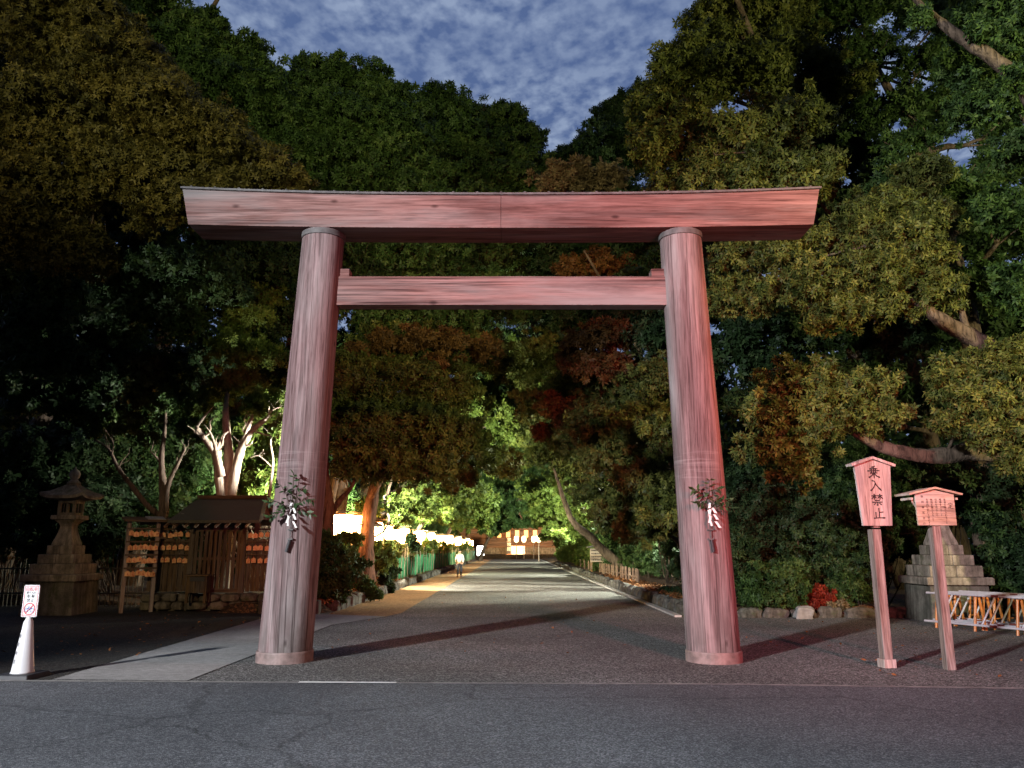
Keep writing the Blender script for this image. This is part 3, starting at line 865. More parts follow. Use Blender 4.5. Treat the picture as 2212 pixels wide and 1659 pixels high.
# ------------------------------------------------------------------ brush-written signboards
GLYPH = {
 'nori': [[(62, 6), (34, 15)], [(20, 27), (80, 25)], [(5, 42), (95, 39)], [(22, 58), (78, 56)], [(34, 20), (35, 60)], [(64, 19), (65, 58)], [(50, 12), (50, 98)],
          [(46, 60), (34, 78), (10, 92)], [(53, 60), (68, 78), (94, 91)]],
 'iri': [[(24, 8), (44, 14), (58, 46), (96, 90)], [(50, 34), (34, 66), (8, 92)]],
 'kin': [[(6, 22), (48, 19)], [(28, 4), (28, 52)], [(27, 24), (6, 46)], [(31, 27), (44, 38)], [(52, 20), (94, 17)], [(73, 4), (72, 52)], [(71, 22), (53, 42)], [(75, 23), (96, 44)],
         [(28, 58), (72, 56)], [(8, 72), (92, 70)], [(51, 72), (51, 97), (42, 93)], [(34, 79), (20, 94)], [(64, 78), (82, 94)]],
 'tome': [[(50, 6), (51, 86)], [(52, 42), (86, 38)], [(23, 40), (24, 86)], [(4, 90), (40, 86), (98, 86)]],
 'sada': [[(50, 2), (53, 14)], [(18, 16), (12, 32)], [(16, 20), (86, 18), (78, 34)], [(30, 42), (72, 40)], [(50, 42), (50, 84)], [(52, 62), (76, 60)], [(32, 56), (10, 94)], [(22, 74), (50, 90), (96, 92)]],
}
def brush(mb, key, x, z, s, y, w=0.11, squash=1.0):
    for st in GLYPH[key]:
        pts = [(x + (a / 100 - 0.5) * s, z + (0.5 - b / 100) * s * squash) for a, b in st]
        q = []
        for i in range(len(pts) - 1):
            for k in range(5):
                t = k / 5
                q.append((pts[i][0] + (pts[i + 1][0] - pts[i][0]) * t, pts[i][1] + (pts[i + 1][1] - pts[i][1]) * t))
        q.append(pts[-1])
        n = len(q)
        ws = []
        for i in range(n):
            t = i / (n - 1)
            k = 0.72 + 0.5 * max(0, 1 - t * 7) + 0.45 * max(0, 1 - abs(t - 0.9) * 8) - 0.12 * math.sin(math.pi * t)
            ws.append(w * s * k)
        ws[-1] *= 0.45; ws[0] *= 0.75
        mb.stroke(q, ws, y)

def gable_roof(mb, w, dep, zp, drop, th, y0):
    h = w / 2
    poly = [(-h, zp - drop - th), (0, zp - th), (h, zp - drop - th), (h + th * .3, zp - drop), (0, zp), (-h - th * .3, zp - drop)]
    mb.prism(poly, y0, y0 + dep)

s1 = thing('tall_signboard', 'tall narrow wooden signboard with four large brush characters on a footed post', 'signboard', (4.97, 10.86, 0), R(8))
MB().box((0, 0, 0.9), (0.125, 0.125, 1.8)).build('post', M['signpost'], s1, bevel=0.006)
MB().box((0, -0.005, 0.055), (0.17, 0.17, 0.11)).build('post_foot', M['signwood'], s1, bevel=0.006)
bd = MB().prism([(-0.215, 1.845), (0.215, 1.845), (0.27, 2.665), (0, 2.745), (-0.27, 2.665)], -0.10, -0.064).build('board', M['signwood'], s1, bevel=0.003)
m = MB(); gable_roof(m, 0.64, 0.15, 2.79, 0.105, 0.035, -0.135); m.build('roof', M['signwood'], s1)
MB().box((0, -0.03, 2.25), (0.1, 0.068, 0.86)).build('backing_post', M['signpost'], s1)
m = MB()
for i, k in enumerate(('nori', 'iri', 'kin', 'tome')):
    brush(m, k, 0.01 + 0.008 * i, 2.575 - i * 0.188, (0.2, 0.185, 0.185, 0.18)[i], -0.1035, 0.125, 0.92)
m.build('lettering', M['ink'], s1)

s2 = thing('wide_signboard', 'smaller wide wooden notice board with columns of fine brush writing under a broad roof', 'signboard', (5.69, 10.66, 0), R(3))
MB().box((0, 0, 0.92), (0.115, 0.115, 1.84)).build('post', M['signpost'], s2, bevel=0.005)
MB().prism([(-0.262, 1.845), (0.268, 1.845), (0.27, 2.255), (0, 2.315), (-0.27, 2.255)], -0.09, -0.06).build('board', M['signwood2'], s2, bevel=0.003)
m = MB(); gable_roof(m, 0.73, 0.38, 2.355, 0.085, 0.026, -0.13); m.build('roof', M['signwood2'], s2)
for sx in (-1, 1):
    m = MB().box((sx * 0.31, 0.05, 2.2), (0.03, 0.26, 0.03)); m.tube([(sx * 0.3, -0.02, 2.21), (sx * 0.22, -0.02, 2.07)], 0.016, 6)
    m.build('roof_bracket', M['signwood2'], s2)
m = MB()
brush(m, 'sada', 0.205, 2.105, 0.085, -0.0935, 0.11)
cols = ['車馬を乗り入れること', '喧嘩をすること', '竹木を伐ること', '魚鳥を捕らえること', '右境内に於いて禁止する']
for i, tx in enumerate(cols):
    wall_text(m, '\n'.join(tx), 0.034, 0.132 - i * 0.061, -0.0915, 2.2 - 0.017 * len(tx), 0.002)
wall_text(m, '\n\n'.join('熱田神宮宮庁')[:], 0.036, -0.178, -0.0915, 2.045, 0.002)
m.build('lettering', M['inkthin'], s2)

# ------------------------------------------------------------------ bicycle sign on a cone
c1 = thing('sign_cone', 'white plastic cone with a no-cycling plate standing by the concrete walkway', 'sign cone', (-5.98, 10.02, 0), R(-4))
MB().box((0, 0, 0.03), (0.46, 0.46, 0.06), taper=0.9).build('base', M['rubber'], c1, bevel=0.012)
MB().lathe([(0.135, 0.06), (0.125, 0.075), (0.052, 0.66), (0.03, 0.70), (0.025, 0.72)], n=28).build('cone', M['white'], c1, smooth=True)
def rrect(w, h, r, n=5):
    pts = []
    for cx, cz, a0 in ((w / 2 - r, h / 2 - r, 0), (-w / 2 + r, h / 2 - r, 90), (-w / 2 + r, -h / 2 + r, 180), (w / 2 - r, -h / 2 + r, 270)):
        for k in range(n + 1):
            a = R(a0 + 90 * k / n)
            pts.append((cx + r * math.cos(a), cz + r * math.sin(a)))
    return pts
pz = 0.905
pr_ = [(x, z + pz) for x, z in rrect(0.2, 0.385, 0.02)]
MB().prism(pr_[::-1], -0.012, 0.004).build('plate', M['white'], c1)
m = MB()
for a, b in (((-.086, .178), (.086, .178)), ((.086, .178), (.086, -.178)), ((.086, -.178), (-.086, -.178)), ((-.086, -.178), (-.086, .178))):
    m.stroke([(a[0], a[1] + pz), (b[0], b[1] + pz)], [0.006, 0.006], -0.0145, 0.002)
wall_text(m, '自転車', 0.052, 0, -0.0135, pz + 0.14)
rg = [(0.068 * math.cos(R(k * 10)), pz - 0.095 + 0.068 * math.sin(R(k * 10))) for k in range(37)]
m.stroke(rg, [0.01] * 37, -0.0165, 0.002)
m.stroke([(-.047, pz - .143), (.047, pz - .047)], [0.01, 0.01], -0.0165, 0.002)
m.build('red_print', M['redprint'], c1)
m = MB()
for cx in (-.034, .034):
    q = [(cx + 0.024 * math.cos(R(k * 15)), pz - 0.108 + 0.024 * math.sin(R(k * 15))) for k in range(25)]
    m.stroke(q, [0.005] * 25, -0.0145, 0.002)
for a, b in (((-.034, -.108), (-.014, -.075)), ((-.014, -.075), (.026, -.078)), ((.026, -.078), (0, -.108)), ((0, -.108), (-.014, -.075)), ((0, -.108), (-.034, -.108)), ((.034, -.108), (.022, -.065)), ((.022, -.065), (.034, -.06)), ((-.018, -.066), (-.006, -.066))):
    m.stroke([(a[0], a[1] + pz), (b[0], b[1] + pz)], [0.006, 0.006], -0.0145, 0.002)
m.build('bicycle_symbol', M['blueprint'], c1)
m = MB()
wall_text(m, '乗り入れ', 0.03, 0, -0.0135, pz + 0.098)
wall_text(m, '駐 輪', 0.042, 0, -0.0135, pz + 0.056)
wall_text(m, '禁 止', 0.042, 0, -0.0135, pz + 0.006)
m.build('black_print', M['ink'], c1)
m = MB()
for i, ch in enumerate('熱田神宮'):
    z = 0.49 - i * 0.098
    vs, fs = text_geo(ch, 0.05, 0.002)
    r = 0.125 + (z - 0.075) * (0.052 - 0.125) / 0.585 + 0.004
    ca, sa = math.cos(R(-118)), math.sin(R(-118))
    m.add([(ca * r - sa * a - 0.0, sa * r + ca * a, z + b) for a, b, c in vs], fs)
m.build('side_lettering', M['ink'], c1)

# ------------------------------------------------------------------ stone lanterns
def stone_lantern(label, loc, rz, top=True):
    t = thing('stone_lantern', label, 'stone lantern', loc, rz, 'stone lanterns flanking the entrance')
    MB().lathe([(0.76, -0.05), (0.735, 0.2), (0.71, 0.5), (0.70, 0.77)], sq=True).build('plinth', M['rubble'], t, bevel=0.03)
    MB().lathe([(0.80, 0.772), (0.80, 0.92), (0.78, 0.935)], sq=True).build('plinth_cap', M['stone'], t, bevel=0.02)
    m = MB()
    z = 0.937
    for w, h in ((0.64, 0.24), (0.52, 0.22), (0.37, 0.21)):
        m.box((-w / 2 - 0.0015, 0, z + h / 2), (w - 0.003, 2 * w, h)); m.box((w / 2 + 0.0015, 0, z + h / 2), (w - 0.003, 2 * w, h)); z += h + 0.002
    m.build('step', M['stone'], t, bevel=0.018)
    MB().lathe([(0.3, z), (0.29, z + 0.06), (0.235, z + 0.2), (0.18, z + 0.38), (0.17, z + 0.46), (0.2, z + 0.52)], sq=True).build('shaft', M['stone'], t, bevel=0.012)
    if not top:
        return t
    z += 0.522
    MB().lathe([(0.2, z), (0.3, z + 0.09), (0.37, z + 0.1), (0.37, z + 0.19), (0.35, z + 0.2)], sq=True).build('platform', M['stone'], t, bevel=0.01)
    z += 0.202
    m = MB()
    for sx in (-1, 1):
        for sy in (-1, 1):
            m.box((sx * 0.215, sy * 0.215, z + 0.18), (0.08, 0.08, 0.36))
    for a in range(4):
        c, s = round(math.cos(a * math.pi / 2)), round(math.sin(a * math.pi / 2))
        d1 = (0.07 if c else 0.348, 0.07 if s else 0.348)
        m.box((c * 0.215, s * 0.215, z + 0.03), (*d1, 0.06)); m.box((c * 0.215, s * 0.215, z + 0.325), (*d1, 0.07))
        m.box((c * 0.215, s * 0.215, z + 0.175), (0.03 if c else 0.03, 0.03, 0.228))
    m.build('light_chamber', M['stone'], t)
    z += 0.362
    # roof with lifted corners
    m = MB(); vs, fs = [], []
    rings = [(0.30, 0.0, 0), (0.62, 0.03, .075), (0.63, 0.10, .08), (0.45, 0.19, .03), (0.27, 0.30, .01), (0.16, 0.38, 0), (0.14, 0.40, 0)]
    n = 32
    for r, h, lift in rings:
        for i in range(n):
            a = 2 * math.pi * i / n
            k = 1 / max(abs(math.cos(a)), abs(math.sin(a)))
            corner = ((k - 1) / 0.4142) ** 2
            vs.append((r * k * math.cos(a), r * k * math.sin(a), z + h + lift * corner))
    for j in range(len(rings) - 1):
        for i in range(n):
            fs.append((j * n + i, j * n + (i + 1) % n, (j + 1) * n + (i + 1) % n, (j + 1) * n + i))
    fs += [tuple(reversed(range(n))), tuple((len(rings) - 1) * n + i for i in range(n))]
    m.add(vs, fs).build('lantern_roof', M['stone'], t)
    z += 0.40
    MB().lathe([(0.19, z), (0.19, z + 0.05), (0.12, z + 0.09), (0.1, z + 0.13), (0.15, z + 0.2), (0.155, z + 0.27), (0.11, z + 0.34), (0.03, z + 0.39), (0.02, z + 0.44)], n=24).build('finial', M['stone'], t, smooth=True)
    return t
sl = stone_lantern('complete stone lantern with roof and finial on a stepped plinth left of the hut', (-10.93, 19.5, 0), R(1))
stone_lantern('stepped stone lantern pedestal with tapering shaft, behind the wide signboard and barricades', (9.55, 17.7, 0), R(-2), False).scale = (0.88, 0.88, 1)
sl.scale = (0.83, 0.83, 1)

# ------------------------------------------------------------------ hut with votive racks
hut = thing('shrine_hut', 'small dark timber hut with bark roof, slatted gate and plank fence wings', 'hut', (-7.55, 20.3, 0))
m = MB()
rs = random.Random(4)
for row in range(2):
    x = -1.75
    while x < 1.65:
        w = rs.uniform(0.3, 0.6)
        m.rock((x + w / 2, -0.1, 0.13 + row * 0.2), (w * 1.12, 0.5, 0.27), rs.random(), sub=2, rough=0.1)
        x += w
m.box((0, 0.45, 0.21), (3.5, 1.0, 0.42))
m.build('stone_base', M['rubble'], hut, smooth=False)
for sx in (-0.62, 0.70):
    for py in (0, 1.0):
        MB().box((sx, py, 1.32), (0.13, 0.13, 1.78)).build('corner_post', M['darkwood'], hut, bevel=0.006)
m = MB()
m.box((0.04, -0.0, 2.13), (1.5, 0.11, 0.13)); m.box((0.04, 0.0, 0.5), (1.19, 0.1, 0.1)); m.box((0.04, 0.0, 1.28), (1.19, 0.05, 0.07)); m.box((0.04, 0.0, 2.01), (1.19, 0.05, 0.1))
m.build('gate_frame', M['darkbeam'], hut)
m = MB()
for i in range(10):
    m.box((-0.5 + i * 0.12, -0.03, 1.24), (0.078, 0.024, 1.45))
m.build('gate_slats', M['darkwood'], hut)
m = MB()
for i in range(9):
    m.box((-0.5 + i * 0.12, 1.0, 1.24), (0.116 if i in (0, 1, 7, 8) else 0.07, 0.03, 1.45))
m.build('back_wall', M['darkwood'], hut)
for nm, x0, x1 in (('left', -1.72, -0.7), ('right', 0.78, 1.62)):
    m = MB()
    k = int((x1 - x0) / 0.118)
    for i in range(k):
        x = x0 + (i + 0.5) * (x1 - x0) / k
        m.box((x, 0.06, 1.12), ((x1 - x0) / k - 0.016, 0.024, 1.3 + rs.uniform(-.02, .02)))
    m.box(((x0 + x1) / 2, 0.1, 0.75), (x1 - x0, 0.05, 0.07)); m.box(((x0 + x1) / 2, 0.1, 1.6), (x1 - x0, 0.05, 0.07))
    m.build('plank_fence', M['darkwood'], hut)
    m = MB()
    for z in (2.02, 1.70, 1.38):
        m.box(((x0 + x1) / 2, -0.03, z), (x1 - x0, 0.035, 0.035))
    m.build('votive_rail', M['darkbeam'], hut)
m = MB().box((-1.3, -0.02, 2.24), (1.45, 0.28, 0.1), rx=R(8)); m.box((-1.3, -0.02, 2.17), (1.4, 0.06, 0.08))
m.build('wing_roof', M['darkbeam'], hut)
# bark roof: front slope curved, ridge along x
m = MB()
ridge, eave = 2.80, 2.22
prof = [(0.45, ridge + .02), (0.2, ridge - .04), (-0.15, 2.58), (-0.5, 2.38), (-0.82, eave), (-0.82, eave - .07), (-0.45, 2.26), (0.2, 2.6), (0.45, 2.68)]
prof2 = prof + [(0.7, 2.6), (1.25, 2.26), (1.6, eave - .07), (1.6, eave), (1.3, 2.38), (1.0, 2.56), (0.7, ridge - .04)]
def roof_x(z): return (1.06 + (2.8 - z) * 0.42)
n = len(prof2); vs = [(-roof_x(z) + 0.36, y, z) for y, z in prof2] + [(roof_x(z) * 1.0 , y, z) for y, z in prof2]
m.add(vs, [tuple(range(n)), tuple(reversed(range(n, 2 * n)))] + [((i + 1) % n, i, n + i, n + (i + 1) % n) for i in range(n)])
rf = m.build('roof', M['roof'], hut)
MB().box((0.18, 0.45, 2.86), (1.85, 0.2, 0.09)).build('ridge_board', M['darkbeam'], rf, bevel=0.01)
m = MB()   # gable boards on the flank facing the approach
for i in range(7):
    z = 2.3 + i * 0.06; w = 1.5 - i * 0.2
    m.box((1.0 + 0.02, 0.4, z), (0.03, w, 0.05))
m.tube([(1.2, -0.75, 2.2), (1.12, -0.1, 2.5), (1.08, 0.42, 2.72)], 0.035, 6)
m.tube([(1.2, 1.5, 2.2), (1.12, 0.95, 2.5), (1.08, 0.42, 2.72)], 0.035, 6)
m.build('gable_board', M['gable'], hut)
m = MB()
for i in range(9):
    m.box((-1.0 + i * 0.25, -0.5, 2.19), (0.045, 0.75, 0.05), rx=R(20))
m.build('rafter', M['gable'], hut)

bx = thing('offertory_box', 'dark wooden offertory box with sloping lid in front of the slatted gate', 'box', (-7.72, 19.78, 0.42))
MB().box((0, 0, 0.2), (0.5, 0.32, 0.4)).build('body', M['darkwood'], bx, bevel=0.008)
m = MB().prism([(-0.3, 0.40), (0.3, 0.40), (0.3, 0.44), (-0.3, 0.44)], -0.22, 0.22)
m.build('lid', M['darkbeam'], bx, bevel=0.006)
MB().box((0.02, -0.17, 0.33), (0.36, 0.02, 0.1)).build('slot', M['rubber'], bx)
for sx in (-1, 1):
    for sy in (-1, 1):
        MB().box((sx * 0.22, sy * 0.13, -0.12), (0.06, 0.06, 0.24)).build('leg', M['darkwood'], bx)
for o in (bx,):
    o.location.z = 0.47
# the leaning rack at the hut's far side
rk = thing('votive_rack', 'freestanding timber rack crowded with orange votive plaques left of the plank fence', 'rack', (-9.2, 19.75, 0), R(38))
for sx in (-0.34, 0.34):
    MB().box((sx, 0, 1.1), (0.085, 0.085, 2.2)).build('post', M['signpost'], rk, bevel=0.005)
for z in (1.98, 1.66, 1.34, 1.02):
    MB().box((0, -0.05, z + .04), (0.76, 0.03, 0.04)).build('rail', M['darkbeam'], rk)
MB().box((0, -0.02, 2.25), (0.98, 0.4, 0.05), rx=R(12)).build('rack_roof', M['darkbeam'], rk)
MB().box((0.25, -0.03, 2.287), (0.42, 0.36, 0.02), rx=R(12)).build('roof_sheet', M['palerock'], rk)

def make_ema(label, group, loc, rz):
    t = thing('votive_plaque', label, 'votive plaque', loc, rz, group)
    w, h = 0.118, 0.1
    MB().prism([(-w / 2, -h), (w / 2, -h), (w / 2, 0), (0, 0.028), (-w / 2, 0)], -0.006, 0.006).build('plaque', M['ema'], t)
    m = MB()
    rr = random.Random(int(loc[0] * 100))
    for k in range(3):
        x, z = rr.uniform(-.04, .04), rr.uniform(-.07, -.01)
        m.stroke([(x, z), (x + rr.uniform(-.03, .03), z + rr.uniform(-.03, .03)), (x + rr.uniform(-.03, .03), z - .02)], [0.012, 0.02, 0.01], -0.0085, 0.002)
    m.build('print', M['emapaint'], t)
    MB().tube([(-.02, 0, .015), (0, 0, .06), (.02, 0, .015)], 0.003, 4).build('cord', M['redprint'], t)
    return t
rr = random.Random(11)
proto = {}
def ema(i, label, group, loc, rz):
    k = (group, i % 3)
    if k not in proto:
        proto[k] = make_ema(label, group, loc, rz)
    else:
        dup(proto[k], loc, rz)
cnt = 0
for z in (1.985, 1.665, 1.345):
    for i in range(7):
        cnt += 1
        ema(cnt, 'small house-shaped votive plaque hung on the plank fence between rack and gate', 'votive plaques on the plank fence',
            (-7.55 - 1.64 + i * 0.15 + rr.uniform(-.02, .02), 20.3 - 0.06 - 0.012 * (i % 3), z - 0.06 + rr.uniform(-.03, .012)), R(rr.uniform(-25, 30)))
for z in (1.985, 1.665, 1.345):
    for i in range(5):
        cnt += 1
        ema(cnt, 'small votive plaque hung on the fence wing beside the grey pillar', 'votive plaques beside the pillar',
            (-7.55 + 0.86 + i * 0.15 + rr.uniform(-.02, .02), 20.3 - 0.06 - 0.012 * (i % 3), z - 0.06 + rr.uniform(-.03, .012)), R(rr.uniform(-25, 30)))
ca, sa = math.cos(R(38)), math.sin(R(38))
for z in (1.98, 1.66, 1.34, 1.02):
    for i in range(6):
        cnt += 1
        a, b = -0.29 + i * 0.115, -0.085 - 0.018 * (i % 3)
        ema(cnt, 'orange lit votive plaque hung on the freestanding rack', 'votive plaques on the freestanding rack',
            (-9.2 + a * ca - b * sa, 19.75 + a * sa + b * ca, z - 0.04 + rr.uniform(-.03, .015)), R(38 + rr.uniform(-26, 26)))

# low bamboo fence behind lantern and rack
fb = thing('bamboo_fence', 'low dark bamboo picket fence behind the stone lantern and the hut', 'fence', (-13, 21.8, 0))
m = MB()
for i in range(70):
    x = -4.5 + i * 0.12 + rr.uniform(-.02, .02)
    m.tube([(x, 0, 0), (x + rr.uniform(-.03, .03), 0, 1.1 + rr.uniform(-.12, .18))], 0.016, 6)
m.build('pickets', M['oldbamboo'], fb)
m = MB()
for z in (0.35, 1.0):
    m.tube([(-4.6, -0.03, z), (4.0, -0.03, z)], 0.022, 6)
m.build('rail', M['oldbamboo'], fb)

# ------------------------------------------------------------------ barricades
def barricade(label, loc, rz):
    t = thing('barricade', label, 'barricade', loc, rz, 'folded barricades in front of the stone lantern')
    for x in (-0.95, -0.15, 0.65):
        lf = MB()
        lf.tube([(x, -0.17, 0), (x, -0.05, 0.62), (x, 0.05, 0.62), (x, 0.17, 0)], 0.026, 8)
        lf.tube([(x, -0.13, 0.2), (x, 0.13, 0.2)], 0.012, 6)
        lf.build('leg', M['orange'], t)
    for z, y in ((0.66, -0.02), (0.12, -0.16)):
        r = MB().tube([(-1.2, y, z), (1.5, y, z)], 0.022, 10).build('rail', M['greypipe'], t)
        for x in (0.15, 0.95):
            MB().tube([(x, y, z), (x + 0.14, y, z)], 0.024, 10).build('tape_band', M['redband'], r)
    for x in (-0.85, 0.0, 0.75):
        MB().tube([(x, -0.16, 0.14), (x + 0.22, -0.02, 0.66)], 0.018, 8).build('brace', M['greypipe'], t)
    return t
ba = barricade('barricade nearest the notice board post, grey rails on orange legs', (8.98, 15.3, 0), R(-64))
for i, (dx, dy, a, lb) in enumerate(((0.27, 0.2, -65, 'second barricade of the nested row, grey rails on orange legs'),
                                 (0.58, 0.36, -62, 'third barricade of the nested row, grey rails on orange legs'),
                                 (0.95, 0.5, -64, 'rearmost barricade of the nested row, closest to the stone plinth'))):
    dup(ba, (8.98 + dx, 15.3 + dy, 0), R(a), lb)
sb = thing('straw_bundle', 'straw wrapped post on a pale foot at the end of the barricades', 'straw bundle', (9.42, 14.05, 0))
MB().lathe([(0.17, 0), (0.16, 0.3), (0.14, 0.42)], n=20).build('foot', M['kerb'], sb, smooth=True)
m = MB()
for i in range(150):
    a = rr.uniform(0, 6.28); r0 = 0.1 + rr.uniform(0, .07); r1 = r0 * rr.uniform(.5, 1.05)
    m.tube([(math.cos(a) * r0, math.sin(a) * r0, 0.36), (math.cos(a + .2) * (r0 + .03), math.sin(a + .2) * (r0 + .03), 0.6), (math.cos(a + .3) * r1, math.sin(a + .3) * r1, 0.82 + rr.uniform(-.06, .06))], 0.011, 4)
m.build('straw', M['straw'], sb)

# ------------------------------------------------------------------ lanterns of the approach
def paper_lantern(label, loc, w, h, zb, square, rz=0.0):
    t = thing('paper_lantern', label, 'lantern', loc, rz, 'lit paper lanterns in a row along the approach')
    m = MB()
    if square:
        m.box((0, 0, zb + h / 2), (w, w * 0.8, h))
    else:
        m.lathe([(w * .36, zb), (w * .46, zb + h * .08), (w * .5, zb + h * .5), (w * .46, zb + h * .92), (w * .36, zb + h)], n=18)
    m.build('shade', M['lantern'], t, smooth=not square)
    for z in (zb - .02, zb + h + .02):
        MB().box((0, 0, z), (w * .8, w * .7, 0.036)).build('cap', M['frame'], t)
    m = MB()
    m.tube([(-w * .5 - .05, 0, 0), (-w * .5 - .05, 0, zb + h + .16)], 0.026, 8)
    m.tube([(-w * .5 - .12, 0, zb + h + .11), (w * .5 + .1, 0, zb + h + .11)], 0.018, 6); m.tube([(0, 0, zb + h), (0, 0, zb + h + .11)], 0.008, 5)
    m.build('pole', M['bamboo'], t)
    return t
big = paper_lantern('large square paper lantern, nearest of the lit row, above the bushes by the pillar', (-5.42, 25.4, 0.1), 0.56, 0.62, 1.86, True, R(4))
dup(big, (-4.98, 26.3, 0.1), R(-3), 'square paper lantern just behind the nearest one, overlapping its edge')
cyl = paper_lantern('tall upright paper lantern right of the reddish trunk, on a bamboo pole', (-5.05, 29.6, 0.1), 0.46, 0.70, 1.68, False)
ys = [33, 34.5, 37.5, 40, 42, 45.5, 49, 52, 55, 58.5, 62, 65, 69, 73, 77, 81, 85, 89, 93, 97, 101, 105]
lb = ['paper lantern half covered by maple leaves, second after the tall upright one', 'paper lantern left of the dark bush gap, behind the maple leaves']
for i, y in enumerate(ys):
    x = -5.15 + rr.uniform(-.25, .25) - (0.7 if i % 3 == 0 else 0)
    dup(cyl, (x, y, 0.1 + rr.uniform(-.1, .12)), R(rr.uniform(-10, 10)),
        lb[i] if i < 2 else 'lit paper lantern in the far crowded part of the row over the green netting')

# green netting with stakes
nt_ = thing('netting_fence', 'green netting screen on thin stakes along the planted bed left of the approach', 'netting fence', (-4.78, 33, 0.1))
m = MB(); ny = 220; y1 = 70
vs, fs = [], []
for j in range(ny + 1):
    y = y1 * j / ny
    for k in range(5):
        z = 1.12 * k / 4 * (1 + 0.05 * math.sin(y * 2.1)) - 0.06 * abs(math.sin(y * 1.7)) * k / 4
        vs.append((0.06 * math.sin(y * 3.1 + k) + 0.03 * math.sin(y * 9), y, z))
for j in range(ny):
    for k in range(4):
        a = j * 5 + k
        fs.append((a, a + 1, a + 6, a + 5))
m.add(vs, fs)
o = m.build('net', M['net'], nt_, smooth=True)
sd = o.modifiers.new('solid', 'SOLIDIFY'); sd.thickness = 0.006
for j in range(46):
    y = y1 * (j / 46) ** 1.15
    hgt = 1.25 + rr.uniform(-.1, .35)
    MB().tube([(0.07, y, -.1), (0.07 + rr.uniform(-.04, .04), y + rr.uniform(-.04, .04), hgt)], 0.017, 6).build('stake', M['bamboo'], nt_)
# wooden stakes standing in the left bed
for x, y, h in ((-4.75, 25.3, 0.8), (-5.2, 27.8, 0.75), (-5.05, 28.9, 0.7), (-4.7, 22.6, 0.7)):
    o = MB().lathe([(0.06, -0.1), (0.058, h - .03), (0.04, h)], n=10).build('bed_stake', M['darkwood'], loc=(x, y, 0.12))
    tag(o, 'short dark round stake standing in the leaf littered bed below the lanterns', 'stake', 'round stakes in the left bed')

# ------------------------------------------------------------------ edging stones
stone_meshes = []
for i in range(7):
    o = MB().rock((0, 0, 0), (1, 1, 1), 50 + i, sub=3, rough=0.13).build('edging_stone', M['edge'])
    stone_meshes.append(o)
used = [False] * 7
def stone(x, y, z, dx, dy, dz, rz, label, group, mat=None):
    i = rr.randrange(7)
    if used[i]:
        o = stone_meshes[i].copy(); COL.objects.link(o)
    else:
        o = stone_meshes[i]; used[i] = True
    o.location = (x, y, z); o.scale = (dx, dy, dz); o.rotation_euler = (rr.uniform(-.08, .08), rr.uniform(-.08, .08), rz)
    tag(o, label, 'edging stone', group)
y = 20.1
while y < 75:
    d = rr.uniform(0.36, 0.62) * (1 if y < 40 else 1.7)
    stone(-4.47 + rr.uniform(-.04, .04), y + d / 2, 0.1, 0.42, d * 1.12, rr.uniform(0.36, 0.5), rr.uniform(-.15, .15),
          'rough grey stone in the row edging the lantern side of the paved strip', 'rough stones edging the lantern bed')
    y += d
y = 18.75
while y < 75:
    d = rr.uniform(0.4, 0.75) * (1 if y < 40 else 1.7)
    stone(4.12 + rr.uniform(-.05, .05), y + d / 2, 0.1, 0.42, d * 1.1, rr.uniform(0.36, 0.52), rr.uniform(-.15, .15),
          'rough brownish stone in the row edging the notice board side of the path', 'rough stones edging the notice board bed')
    y += d
x = 4.4
while x < 8.4:
    d = rr.uniform(0.5, 0.95)
    stone(x + d / 2, 18.42 + rr.uniform(-.04, .04), 0.07, d * 1.08, 0.32, rr.uniform(0.3, 0.42), rr.uniform(-.06, .06),
          'low grey stone edging the hedge between the torii pillar and the signboards', 'low stones edging the hedge')
    x += d
for x, d in ((-5.05, 0.8), (-5.8, 0.62)):
    o = MB().box((0, 0, 0), (d, 0.3, 0.34)).build('kerb_block', M['edge'], loc=(x, 19.55, 0.14), bevel=0.03)
    tag(o, 'squared dark kerb block at the front of the bed, %s' % ('nearer the path' if x > -5.5 else 'partly behind the grey pillar'), 'kerb block')
o = MB().rock((0, 0, 0), (0.52, 0.36, 0.36), 91, sub=3, rough=0.2).build('white_rock', M['palerock'], loc=(6.55, 18.15, 0.1))
tag(o, 'pale jagged rock lying in front of the low hedge stones', 'rock')

# ------------------------------------------------------------------ notice board and picket fence right of the path
nb = thing('notice_board', 'small orange lit wooden notice board on two legs beside the path', 'notice board', (4.62, 43.5, 0), R(4))
for sx in (-1, 1):
    MB().box((sx * 0.3, 0, 0.72), (0.1, 0.1, 1.45)).build('leg', M['gable'], nb)
MB().box((0, -0.08, 1.16), (0.72, 0.05, 0.7)).build('board', M['signwood2'], nb)
m = MB()
for j in range(4):
    x = -0.3
    while x < 0.26:
        w = rr.uniform(.03, .09)
        m.box((x + w / 2, -0.108, 1.42 - j * 0.17), (w, 0.006, 0.07)); x += w + .02
m.build('writing', M['inkthin'], nb)
m = MB(); gable_roof(m, 1.0, 0.6, 1.7, 0.09, 0.06, -0.3); m.build('roof', M['copper'], nb)
pf = thing('picket_fence', 'low brown timber post fence among the shrubs beside the notice board', 'fence', (4.75, 30, 0.1))
for j in range(24):
    y = j * 0.72 if j < 18 else 18 * .72 + (j - 18) * 3
    MB().lathe([(0.055, 0), (0.055, 0.62 + rr.uniform(-.06, .06)), (0.03, 0.68)], n=8).build('post', M['fencewood'], pf, loc=(rr.uniform(-.04, .04), y, 0))
MB().box((0, 6.2, 0.36), (0.03, 12.6, 0.05)).build('rail', M['fencewood'], pf)

